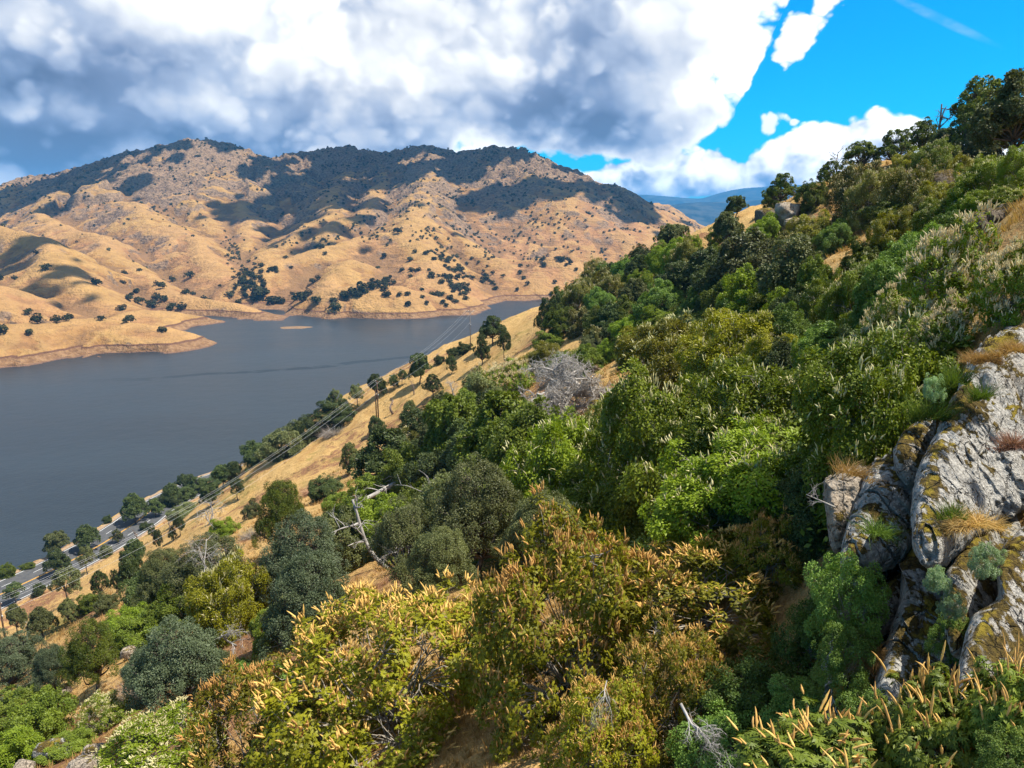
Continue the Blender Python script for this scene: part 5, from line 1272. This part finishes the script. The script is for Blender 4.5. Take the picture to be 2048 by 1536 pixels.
def build_dead():
    fd = hit(1130, 842)[1]
    # big fallen tree: trunk lying to the left, crown of bare branches facing downhill
    dead_tree('fallen dead tree with a fan of bare grey branches', (1228, 784), (1110, 788), 8, 5, 6, 5, droop=.06, spread=.95, first=.25, bl=.72, wob=.06, db=fd - 1, da=fd + 1, name='fallen_tree')
    dead_tree('second bare limb of branches in front of the fallen dead tree', (1190, 800), (1080, 800), 5, 5, 6, 6, droop=.08, spread=.95, first=.2, bl=.75, da=fd - 1, db=fd - 3, name='fallen_branch', cat='dead branch')
    root = thing('fallen_log', 'long bleached log lying on the slope below the dark oak', 'log', P(880, 925, 92)); g = np.random.default_rng(8); mb = MB()
    A = np.zeros(3); B = P(722, 1000, 86) - P(880, 925, 92); t = np.linspace(0, 1, 12)[:, None]; mb.tube(B * t + np.sin(t * 5) * np.array([.1, .1, .15]), np.linspace(.42, .22, 12), 9); link('trunk', mb.mesh('trunk', [M['dead']], True), root)
    mb = MB()
    for k in range(6): branch(mb, g, B * g.uniform(.25, .9), unit(np.array([g.normal(), g.normal() * .6, .6])), g.uniform(1, 2.4), .10, 1, .05)
    link('branches', mb.mesh('branches', [M['dead']], True), root)
    for i, (x0, x1, y0, y1, lab) in enumerate(((735, 758, 990, 1006, 'white rubble stone at the lower end of the bleached log'), (756, 778, 976, 994, 'white rubble stone next up along the bleached log'), (712, 738, 1000, 1016, 'lowest brown rubble stone beside the bleached log'), (775, 800, 962, 980, 'rubble stone under the middle of the bleached log'), (846, 880, 930, 948, 'reddish rubble stone under the upper end of the log'))):
        rock(lab, x0, x1, y0, y1, 'granite_dry' if i != 2 else 'dark_rock', seed=60 + i, name='stone')
    dead_tree('leaning dead tree with thin grey branches left of the grey oak', (775, 1135), (700, 1010), 4.5, 3, 3, 9, first=.3, spread=.9, mat='dead', bl=.4)
    dead_tree('bleached hanging limb in front of the grey oak', (790, 1085), (828, 1095), 2.6, 4, 4, 10, droop=.22, first=.2, spread=.7, bl=1.0, da=44, db=43, name='dead_branch', cat='dead branch')
    dead_tree('bare grey limb curving above the yellow-green dry bush', (905, 1015), (838, 975), 2.4, 2, 3, 11, first=.5, da=66, db=66, name='dead_branch', cat='dead branch')
    dead_tree('spray of bare hanging twigs on the tan buckeye right of the brown gap', (1212, 1370), (1207, 1400), .9, 5, 4, 12, droop=.30, first=.25, spread=.7, bl=.9, da=11.6, db=11.3, name='dead_branch', cat='dead branch', mat='dead')
    dead_tree('bleached twigs at the bottom edge by the leafy shrub', (1490, 1580), (1445, 1530), .9, 5, 4, 13, droop=.08, first=.1, spread=.9, bl=.7, da=9.6, db=9.4, name='dead_branch', cat='dead branch', mat='dead')
    dead_tree('thin grey twigs in the shade above the peaked buckeye', (1425, 1012), (1412, 1060), 2.4, 4, 4, 14, droop=.12, first=.2, spread=.7, bl=1.0, da=21, db=20.5, name='dead_branch', cat='dead branch')
    dead_tree('bare twigs under the lowest tan buckeye beside the bright soft-green shrub', (1370, 1420), (1410, 1480), 2.6, 4, 4, 15, droop=.10, first=.1, spread=.8, bl=.9, da=10.6, db=10.4, name='dead_branch', cat='dead branch')
    dead_tree('bare bleached twigs on the right side of the green thicket', (1590, 870), (1570, 830), 2.2, 4, 4, 16, first=.2, spread=.9, bl=.9, da=29, db=28.5, name='dead_branch', cat='dead branch')
    dead_tree('bare twig reaching left out of the dark hollow by the tan rock', (1660, 1010), (1615, 990), 1.8, 3, 3, 17, first=.3, bl=.6, da=13.2, db=13.2, name='dead_branch', cat='dead branch')
    dead_tree('bare grey twigs in the yellowish dome buckeye', (470, 1290), (440, 1270), 2.0, 4, 4, 18, droop=.12, first=.2, bl=1.0, da=44, db=43, name='dead_branch', cat='dead branch')
    dead_tree('thin grey branches over the grey-green oak left of the blue-green pair', (425, 1170), (400, 1110), 2.0, 4, 4, 19, first=.3, bl=.7, da=60, db=58)
    dead_tree('white fallen limb beside the small grey-green bush', (1192, 718), (1160, 706), 2.6, 2, 3, 20, first=.2, bl=.5, name='dead_branch', cat='dead branch')
    dead_tree('dead bare treetop rising above the skyline oaks', (1884, 300), (1880, 218), 2.6, 3, 3, 21, first=.35, bl=.45, mat='brown')
    dead_tree('thin dead tree on the skyline beside the wide oak', (1676, 350), (1674, 306), 1.4, 3, 3, 22, first=.4, bl=.5, mat='brown')
    dead_tree('crooked dead trunk on the skyline', (1648, 378), (1634, 352), 2.2, 1, 2, 23, first=.6, bl=.3, mat='brown')
    dead_tree('small bare tree right of the twin poles', (905, 800), (903, 768), 1.3, 3, 4, 24, first=.35, bl=.55)
    dead_tree('small bare tree left of the twin poles', (828, 790), (826, 768), 1.1, 3, 4, 25, first=.35, bl=.5, mat='brown')
    dead_tree('dark dead stump with one short limb on the golden slope', (786, 828), (783, 800), 2.2, 1, 2, 26, first=.6, bl=.35, mat='brown')
    dead_tree('bare grey tree under the wires at the left', (418, 1050), (424, 1002), 1.6, 3, 4, 27, first=.35, bl=.5)
    dead_tree('leaning bare grey tree beside the lime bush on the slope', (440, 1065), (405, 1025), 1.6, 3, 4, 28, first=.35, bl=.5)
    dead_tree('bare little tree above the road', (277, 1108), (273, 1068), 1.5, 2, 3, 29, first=.5, bl=.4, mat='brown')
    dead_tree('bare little tree between thin oaks above the road', (336, 1066), (339, 1044), 1.2, 2, 3, 30, first=.5, bl=.4, mat='brown')
    dead_tree('bare forked tree between the oaks near the left-edge pole', (54, 1285), (58, 1250), 1.6, 3, 3, 31, first=.3, bl=.6)
    for i, (px, py, w, h, lab, mt) in enumerate(((628, 985, 50, 24, 'brown brush pile on the golden slope', 'redstraw'), (258, 1408, 70, 60, 'heap of grey dry brush beside the small cream-spiked buckeye', 'brush'), (1150, 815, 90, 40, 'reddish dry brush under the fallen dead tree', 'redstraw'), (505, 1075, 36, 24, 'small heap of dark dry brush left of the dense oak', 'brush'), (672, 868, 40, 26, 'dark brush heap under the wires by the lakeside row', 'brush'))):
        p_, d_ = hit(px, py); tuft(lab, px, py, d_, w, h, mt, 700, 80 + i, hang=.35, name='brush_pile', cat='brush pile', thick=.006 * d_ / 30)
build_dead()

# ------------------------------------------------------------------ power line
def pole(label, px, yb, yt, r=.17, mat='pole', twin=0., dyt=0., arm=2.6, armdir=None):
    A, d = hit(px, yb); dd = ray(px, yb); c = math.cos(math.asin(-dd[2] / np.linalg.norm(dd)))
    H = (yb - yt) * d / F / c
    root = thing('utility_pole', label, 'utility pole', A)
    offs = [(0., 0., H)] + ([(-twin, 0., H - dyt * d / F)] if twin else [])
    for ox, oy, h in offs:
        mb = MB(); mb.tube([(ox, oy, -.8), (ox, oy, h * .5), (ox, oy, h)], [r * 1.15, r, r * .8], 10); link('post', mb.mesh('post', [M[mat]], True), root)
    ad = unit(np.array([*armdir, 0.]))
    rot = np.stack([ad, np.array([-ad[1], ad[0], 0]), np.array([0, 0, 1.])], 1)
    mb = MB(); mb.box((0, 0, H - .35), (arm, .14, .16), rot); ax = link('crossarm', mb.mesh('crossarm', [M[mat]]), root)
    mb = MB()
    for s in (-1, 1): mb.tube([np.array([0, 0, H - 1.1]) + rot @ [0, .10, 0], np.array([0, 0, H - .42]) + rot @ [s * arm * .3, .10, 0]], .03, 5)
    link('brace', mb.mesh('brace', [M['metal']]), root)
    tops = []
    for s in (-.47, -.16, .47):
        q = rot @ np.array([s * arm, 0, 0]) + np.array([0, 0, H - .27]); mb = MB(); mb.tube([q, q + [0, 0, .1], q + [0, 0, .16], q + [0, 0, .3]], [.03, .04, .085, .05], 8); link('insulator', mb.mesh('insulator', [M['ceramic']], True), root); tops.append(A + q + [0, 0, .3])
    q = np.array([r + .03, -.05, H * .62]); mb = MB(); mb.tube([q, q + [0, 0, .55]], .13, 8); link('junction_box', mb.mesh('junction_box', [M['metal']], True), root)
    tops.append(A + np.array([0, -r - .02, H * .70])); return tops
def cable(label, a, b, sag, r=.017):
    mid = a; t = np.linspace(0, 1, 24)[:, None]; pts = a + (b - a) * t - np.array([0, 0, 1.]) * sag * 4 * t * (1 - t)
    mb = MB(); mb.tube(pts - a, r, 5); o = link('power_line', mb.mesh('power_line', [M['wire']], True), None, a); tag(o, label, 'power line', 'wires of the power line')
def build_power():
    dirn = np.array([.55, -.83])
    p3 = pole('thin grey pole standing against the water', 941, 700, 622, .13, 'grey_pole', armdir=(.95, .3), arm=2.8)
    p2 = pole('brown twin-post pole in the middle of the golden slope', 757, 840, 762, .19, 'pole', twin=.62, dyt=18, armdir=(.8, -.6), arm=3.0)
    p1 = pole('dark brown pole at the left edge of the photo', 12, 1287, 1203, .2, 'pole', armdir=(.8, -.6), arm=3.0)
    e0 = p1[0] + (p1[0] - p2[0]) * .5
    for i, n in enumerate(('lakeward', 'middle', 'uphill', 'lowest')):
        cable(f'{n} wire from the thin grey pole to the twin-post pole', p3[i], p2[i], 2.5)
        cable(f'{n} wire from the twin-post pole down to the left-edge pole', p2[i], p1[i], 5.0)
build_power()
# ------------------------------------------------------------------ trees on the far hills
def hz(x, y):
    xs, ys, Z = HILLGRID; i = np.clip(np.searchsorted(xs, x), 1, len(xs) - 1); j = np.clip(np.searchsorted(ys, y), 1, len(ys) - 1)
    fx = np.clip((x - xs[i - 1]) / (xs[i] - xs[i - 1]), 0, 1); fy = np.clip((y - ys[j - 1]) / (ys[j] - ys[j - 1]), 0, 1)
    return (Z[i - 1, j - 1] * (1 - fx) * (1 - fy) + Z[i, j - 1] * fx * (1 - fy) + Z[i - 1, j] * (1 - fx) * fy + Z[i, j] * fx * fy)
def hit_hill(px, py):
    d = ray(px, py); ts = np.linspace(650, 3300, 1500); p = CAM + d * ts[:, None]; b = p[:, 2] < hz(p[:, 0], p[:, 1])
    if not b.any(): return None
    i = int(np.argmax(b)); return p[i], ts[i]
def seen(p):
    """clear line from the camera, over hills and near slope"""
    ok = np.ones(len(p), bool); d = p - CAM
    for f in np.linspace(.25, .985, 90):
        q = CAM + d * f; k = q[:, 1] > 650; ok &= ~(k & (q[:, 2] < hz(q[:, 0], q[:, 1]) - .5))
    L = np.linalg.norm(d, axis=1)
    for t in np.geomspace(20, 480, 60):
        q = CAM + d * (t / L)[:, None]; i = np.where(ok)[0]
        if len(i): ok[i] &= q[i, 2] > gz(q[i, 0], q[i, 1])
    return ok
def build_far_trees():
    g = np.random.default_rng(77); xs, ys, Z = HILLGRID
    conc = box_blur(Z, 6) - Z; conc2 = box_blur(Z, 14) - Z
    N = 60000
    # candidates spread evenly over the picture's share of the hills
    x = g.uniform(-2000, 1300, N); y = g.uniform(760, 3000, N); i = np.clip(np.searchsorted(xs, x), 0, len(xs) - 1); j = np.clip(np.searchsorted(ys, y), 0, len(ys) - 1)
    z = Z[i, j]; c1 = conc[i, j]; c2 = conc2[i, j]
    n = fbm(np.stack([x, y], -1) / 160, 4, 5); n2 = fbm(np.stack([x, y], -1) / 45, 3, 15)
    hi = np.clip((z - 120 + 60 * n) / 110, 0, 1)
    dens = .034 + .05 * (x > -200) * np.clip(.6 + n2, 0, 1) + .16 * np.clip(c1 / 3.0, 0, 1) * np.clip(.4 + n2, 0, 1) + .20 * np.clip(c2 / 9.0, 0, 1) * np.clip(.3 + n2, 0, 1) + hi * (.07 + .20 * np.clip(n2 + .15, 0, 1)) + .34 * np.clip(n2 - .1, 0, 1) * (x > -250)
    dens *= np.where(z < 9, 0, 1) * np.where((x < -250) & (z < 140), .45, 1)
    k = (g.uniform(size=N) < dens); x, y, z = x[k], y[k], hz(x[k], y[k])
    p = np.stack([x, y, z], -1); px, py, d = project(p); k = (px > -60) & (px < 2110) & (py > 200) & (py < 760); p, d = p[k], d[k]
    ok = seen(p + [0, 0, 5]); p, d = p[ok], d[ok]
    o = np.argsort(d); p = p[o]; G = 'oaks scattered over the far hills'
    # oaks one can point at
    named = [(75, 645, 22, 'wide dark oak on the crest of the low left foothill'), (112, 642, 18, 'dark oak right of the wide one on the low left foothill'), (133, 640, 14, 'small oak third from the left on the crest of the low left foothill'), (202, 638, 14, 'lone oak on the right part of the low left foothill'), (252, 643, 12, 'small oak at the right end of the low left foothill'),
             (4, 663, 22, 'oak cut by the left edge on the low foothill'), (60, 665, 14, 'dark bush alone on the near face of the low left foothill'), (94, 537, 18, 'lone dark oak on the shaded face of the far left spur'), (193, 567, 18, 'lone oak half way up the second left spur'), (244, 617, 16, 'dark oak in the low saddle behind the left foothill'),
             (257, 598, 14, 'leftmost oak of the row on the yellow apron behind the left cove'), (278, 604, 18, 'second oak of the row on the yellow apron'), (305, 612, 20, 'spreading oak third in the row on the yellow apron'), (313, 596, 16, 'oak above the row on the yellow apron'), (328, 600, 16, 'twin of the oak above the row on the yellow apron'), (346, 611, 13, 'small oak at the right of the row on the yellow apron'), (363, 616, 18, 'last wide oak of the row on the yellow apron'), (326, 661, 16, 'oak on the spit behind the low left foothill'),
             (325, 574, 15, 'oak on the ridge line above the yellow apron'), (381, 553, 16, 'dark oak upper of two on the ridge line of the second left spur'), (345, 560, 12, 'small oak on the ridge line of the second left spur'), (460, 590, 16, 'lone oak on the apron left of the cove mouth'), (490, 592, 12, 'small oak near the cove mouth, left side'),
             (517, 594, 30, 'big dark oak at the left of the cove mouth'), (545, 606, 20, 'dark oak at the water left of the cove mouth'), (562, 605, 16, 'rightmost dark oak left of the cove mouth'), (602, 602, 26, 'big dark oak at the right of the cove mouth'), (632, 605, 20, 'second dark oak right of the cove mouth'), (616, 590, 16, 'oak behind the big one right of the cove mouth'),
             (672, 618, 20, 'dark oak nearest the water on the central promontory'), (668, 605, 16, 'oak just above the waterside one on the central promontory'), (690, 592, 18, 'oak low in the diagonal row across the central promontory'), (706, 587, 18, 'second oak of the diagonal row across the central promontory'), (722, 580, 20, 'oak in the thick middle of the diagonal row on the promontory'), (742, 576, 18, 'fourth oak up the diagonal row on the promontory'), (757, 570, 16, 'fifth oak up the diagonal row on the promontory'), (774, 567, 18, 'top oak of the diagonal row on the promontory'), (773, 590, 16, 'oak right of the diagonal row on the promontory'), (817, 610, 12, 'lone small oak low on the right face of the promontory'), (795, 465, 16, 'lone oak on the saddle crest above the central spur'),
             (911, 543, 16, 'dark oak at the head of the gully right of the central spur'), (824, 540, 12, 'small lone oak on the upper face of the central spur')]
    keys = [f'oak_far{i}' for i in range(4)]; n_ind = 0
    def put(q, w, h, lab, group):
        nonlocal n_ind
        key = keys[n_ind % 4]; pr = PROTO[key]; o_ = thing('oak_tree', lab, 'tree', q, n_ind * 2.1, group, (w / pr['w'], w / pr['w'], h / pr['h']))
        link('crown', proto_mesh(key, 'crown', M['L_far']), o_); link('trunk', proto_mesh(key, 'trunk', M['bark']), o_); n_ind += 1
    for px, py, w, lab in named:
        r = hit_hill(px, py + 3)
        if r is None or r[0][2] < .5: continue
        wm = w * r[1] / F; put(tuple(r[0]), wm, wm * g.uniform(.62, .82), lab, 'oaks on the far hills one can point at')
    # explicit gully wood above the cove and belts up the ravines: extra trees
    ex = []
    for a, b, m_, wd in (((470, 505), (520, 600), 70, 18), ((455, 470), (480, 520), 30, 14), ((560, 600), (640, 605), 6, 12), ((700, 590), (775, 568), 16, 9), ((905, 545), (915, 590), 18, 8), ((860, 450), (905, 545), 30, 12), ((1085, 420), (1060, 500), 20, 10), ((1000, 500), (1090, 520), 20, 10), ((620, 500), (760, 430), 46, 9), ((560, 540), (480, 560), 12, 8), ((640, 440), (560, 500), 24, 9), ((740, 480), (850, 400), 40, 9)):
        for _ in range(m_):
            f = g.uniform(); r = hit_hill(a[0] + (b[0] - a[0]) * f + g.normal() * wd, a[1] + (b[1] - a[1]) * f + g.normal() * wd * .5)
            if r is not None and r[0][2] > 6: ex.append(r[0])
    p = np.concatenate([p, np.array(ex)]); p = p[np.argsort(np.linalg.norm(p - CAM, axis=1))]
    m_ = 292 - n_ind
    for q in p[:m_]:
        px, py, dd = project(q); c = ('small dark oak on the golden left spurs across the lake' if px < 430 else 'small dark oak in or beside the wooded gully above the cove' if px < 640 else 'small dark oak on the central golden spur across the lake' if px < 960 else 'small dark oak on the reddish slopes right of the central spur')
        w = g.uniform(6, 10.5); put(tuple(q), w, w * g.uniform(.6, .8), c, G)
    rest = p[m_:]; print('far trees', n_ind, len(rest))
    # the other, farther ones: one mass
    per = 34; n = len(rest); rad = g.uniform(1.6, 4.4, n); k = np.repeat(np.arange(n), per); d = unit(rand_dir(g, n * per) + [0, 0, .35])
    pts = rest[k] + d * rad[k][:, None] * np.array([1, 1, .75]) * g.uniform(.45, 1.0, (n * per, 1)) + np.array([0, 0, .55]) * rad[k][:, None]
    nr = unit(d + g.normal(size=d.shape) * .5 + [0, 0, .5]); ax = unit(np.cross(nr, rand_dir(g, n * per)))
    V, f = leaf_quads(pts - ax * rad[k][:, None] * .3, ax, nr, rad[k] * .75, rad[k] * .62)
    o_ = link('distant_woodland', mesh_np('distant_woodland', V, [f], [M['L_far']], np.repeat(.5 * g.uniform(size=n)[k] + .5 * g.uniform(size=n * per), 4)))
    tag(o_, 'dark oak scrub covering the upper slopes and gullies of the far hills', 'woodland', None, 'stuff')
build_far_trees()

# ------------------------------------------------------------------ dry grass, low green cover
def build_cover():
    g = np.random.default_rng(5)
    n = 30000; r = 4 * (170 / 4) ** (g.uniform(0, 1, n) ** .8); a = np.radians(g.uniform(-46, 46, n)); x, y = r * np.sin(a), r * np.cos(a); z = gz(x, y)
    k = (np.abs(road_dist(np.stack([x, y], -1))) > 14) & (fbm(np.stack([x, y], -1) / 6, 3, 3) > -.35); x, y, z, r = x[k], y[k], z[k], r[k]; n = len(x)
    per = 9; i = np.repeat(np.arange(n), per); H = (np.clip(.16 + r * .0035, .2, .6))[i] * g.uniform(.5, 1.2, n * per)
    th = g.uniform(0, 6.28, n * per); o = np.stack([np.cos(th), np.sin(th)], -1) * g.uniform(0, 1, (n * per, 1)) * H[:, None] * .5
    b = np.stack([x[i] + o[:, 0], y[i] + o[:, 1], z[i] - .03], -1); wd = np.clip(.007 + r[i] * .00045, .007, .07)
    s = np.stack([-np.sin(th + 1), np.cos(th + 1), np.zeros(n * per)], -1) * wd[:, None]
    t = b + np.stack([o[:, 0] * 1.3 - .25 * H, o[:, 1] * 1.3, H], -1)
    V = np.stack([b - s, b + s, t], 1).reshape(-1, 3)
    o_ = link('dry_grass', mesh_np('dry_grass', V, [np.arange(len(V)).reshape(-1, 3)], [M['straw']], np.repeat(g.uniform(size=n)[i] * .6 + .4 * g.uniform(size=n * per), 3)))
    tag(o_, 'dry golden grass standing over the near hillside', 'grass', None, 'stuff')
    # low leafy cover in the gully and under the thicket
    def cover(name, label, poly, m, rad, L, W, mat, per, seed):
        g = np.random.default_rng(seed); poly = np.array(poly, float); lo, hi = poly.min(0), poly.max(0); pts = []
        while len(pts) < m:
            q = g.uniform(lo, hi, (400, 2)); q = q[in_poly(q[:, 0], q[:, 1], poly)]
            for a_, b_ in q[:m - len(pts)]:
                h = hit(a_, b_)
                if h[1] < 300: pts.append(h[0])
                else: m -= 1
        p = np.array(pts); nn = np.tile(unit(np.array([[-.25, -.1, 1.]])), (len(p), 1))
        V, f, rr = foliage(g, p + [0, 0, .25 * rad], nn, rad, per, L, W)
        o_ = link(name, mesh_np(name, V, [f], [M[mat]], rr)); tag(o_, label, 'ground cover', None, 'stuff')
    cover('dry_scrub', 'low dry brown and olive scrub dotted over the golden slope', [(60, 1215), (200, 1120), (450, 970), (620, 890), (760, 800), (860, 740), (960, 690), (1060, 660), (1050, 720), (900, 790), (720, 900), (570, 960), (500, 1080), (330, 1130), (150, 1270)], 340, .42, .24, .10, 'scrub', 34, 4)
    cover('ground_cover', 'low soft-green leaves covering the gully floor below the cliff', [(1380, 1536), (1420, 1420), (1560, 1330), (1640, 1180), (1700, 1130), (1800, 1200), (1760, 1420), (1800, 1536)], 420, .28, .06, .042, 'L_sage', 60, 1)
    cover('undergrowth', 'dark low undergrowth closing the gaps of the green thicket', [(1000, 760), (1100, 680), (1240, 560), (1400, 490), (1560, 470), (1640, 640), (1800, 640), (1900, 720), (1700, 1080), (1300, 1140), (1000, 1180), (800, 1150), (700, 1050), (850, 900), (960, 820)], 900, .75, .16, .09, 'L_live', 110, 2)
    cover('undergrowth', 'low green growth between the buckeyes of the upper right slope', [(1770, 600), (1790, 450), (1800, 350), (1950, 320), (2047, 300), (2047, 420), (1900, 480), (1900, 640), (1760, 700)], 240, .55, .14, .08, 'L_buck', 100, 3)
build_cover()
def build_fill():
    g = np.random.default_rng(31)
    zones = [([(1110, 600), (1240, 530), (1400, 480), (1470, 470), (1470, 640), (1300, 720), (1120, 690)], 34, (44, 70), ('bush', 'darkbush', 'gray', 'olive', 'teal', 'bush', 'lime'), 'thicket on the spur above the lake'),
             ([(1470, 640), (1700, 640), (1760, 720), (1600, 760), (1400, 760), (1340, 690)], 16, (70, 110), ('bush', 'darkbush', 'cream', 'teal'), 'thicket between the lime shrubs and the green buckeyes'),
             ([(1000, 880), (1180, 800), (1400, 940), (1650, 960), (1600, 1100), (1300, 1120), (1000, 1150), (860, 1100)], 20, (110, 170), ('bush', 'cream', 'darkbush', 'graybush'), 'thicket left of the cliff'),
             ([(1780, 420), (1800, 350), (1900, 340), (2040, 360), (2040, 420), (1880, 450), (1790, 480)], 8, (60, 90), ('tanmid', 'cream', 'bush', 'olive'), 'upper right slope below the skyline oaks'),
             ([(860, 850), (960, 820), (1000, 960), (880, 1060), (760, 1060), (820, 960)], 10, (80, 120), ('bush', 'graybush', 'darkbush'), 'slope between the fallen log and the bright round oak'),
             ([(300, 1180), (420, 1220), (540, 1200), (560, 1380), (460, 1440), (300, 1300)], 8, (60, 100), ('graybush', 'bush'), 'slope around the blue-green oaks')]
    words = dict(bush='green shrub', darkbush='dark green shrub', gray='grey-green oak', olive='olive flowering buckeye', teal='blue-green shrub', lime='lime green shrub', cream='cream-flowered buckeye', graybush='grey-green shrub', tanmid='yellow-green buckeye')
    for poly, m, (w0, w1), kinds, where in zones:
        poly = np.array(poly, float); lo, hi = poly.min(0), poly.max(0); pts = []; tries = 0
        while len(pts) < m and tries < 3000:
            tries += 1; q = g.uniform(lo, hi)
            if in_poly(np.array([q[0]]), np.array([q[1]]), poly)[0] and all((q[0] - a[0]) ** 2 + (1.3 * (q[1] - a[1])) ** 2 > (w0 * .75) ** 2 for a in pts): pts.append(q)
        for i, q in enumerate(pts):
            kd = kinds[i % len(kinds)]; w = g.uniform(w0, w1); r = hit(q[0], q[1])
            if r[1] > 330 or (1020 < q[0] < 1250 and 720 < q[1] < 900): continue
            h = w * g.uniform(.65, .9); plant(kd, r[0], w * r[1] / F, h * r[1] / F, f'{words[kd]} in the {where}', f'growth filling the {where}')
build_fill()

# ------------------------------------------------------------------ clouds overhead that shade the hills (above the frame), and the air
def build_clouds():
    m, t, out = material('cloud'); principled(t, out, (.85, .86, .88), 1.0, 0.)
    g = np.random.default_rng(3)
    def lumps(blobs, name, label):
        V = []; Fc = []; n = 0
        for c, r in blobs:
            nu, nv = 30, 44; u = np.linspace(0, np.pi, nu); v = np.linspace(0, 2 * np.pi, nv, endpoint=False)
            d = np.stack([np.sin(u)[:, None] * np.cos(v), np.sin(u)[:, None] * np.sin(v), np.broadcast_to(np.cos(u)[:, None], (nu, nv))], -1).reshape(-1, 3)
            q = d * (1 + .35 * fbm(d * 1.7 + c / 300, 4, 7)[:, None] + .20 * fbm(d * 6 + c / 90, 4, 8)[:, None]) * np.array([r, r, r * .35]); q[:, 2] = np.maximum(q[:, 2], -r * .12)
            V.append(q + c); Fc.append(grid_faces(nu, nv, True)[:, ::-1] + n); n += len(q)
        structure(name, mesh_np(name, np.concatenate(V), Fc, [m], smooth=True), label)
    alt = 1500.0
    def over(px, py, depth, r):
        p = P(px, py, depth); k = (alt - p[2]) / SUN_DIR[2]; return [(p + SUN_DIR * k + np.array([g.normal() * r * .6, g.normal() * r * .6, g.normal() * 20]), r * g.uniform(.42, .72)) for _ in range(3)] + [(p + SUN_DIR * k + np.array([g.normal() * r * 1.3, g.normal() * r * 1.3, g.normal() * 20]), r * g.uniform(.10, .26)) for _ in range(9)]
    for spots, lab in (([(560, 370, 2350, 170), (650, 350, 2450, 190), (740, 360, 2400, 180), (520, 420, 2050, 110), (620, 430, 1900, 100)], 'broad white cumulus over the middle of the far ridge'),
                  ([(880, 350, 2300, 170), (980, 370, 2150, 170), (1080, 390, 2100, 150), (1150, 420, 2050, 110), (1240, 430, 2150, 130)], 'long white cumulus over the right part of the far ridge'),
                  ([(40, 400, 2300, 190), (140, 380, 2350, 150), (440, 310, 2400, 120), (250, 335, 2380, 100), (180, 400, 2050, 70)], 'white cumulus over the left part of the far ridge'),
                  ([(60, 520, 1180, 70), (110, 580, 1050, 45)], 'small white cumulus over the left foothills'),
                  ([(690, 460, 1700, 70), (640, 490, 1560, 60)], 'small white cumulus over the spur right of the cove')):
        lumps([b for s in spots for b in over(*s)], 'cloud', lab)
    hz_m = bpy.data.materials.new('haze'); hz_m.use_nodes = True; t = NT(hz_m.node_tree); t.n.clear(); out = t.new('ShaderNodeOutputMaterial')
    v = t.new('ShaderNodeVolumePrincipled'); v.inputs['Color'].default_value = (.13, .52, 1.0, 1); v.inputs['Density'].default_value = HAZE; v.inputs['Anisotropy'].default_value = 0.0
    t.l.new(v.outputs[0], out.inputs['Volume'])
    mb = MB(); mb.box((0, 8500, 320), (32400, 25000, 740)); o = link('haze', mb.mesh('haze', [hz_m])); tag(o, 'thin blue haze in the air over the lake and hills', 'haze', None, 'stuff')
HAZE = 0.62e-4
build_clouds()
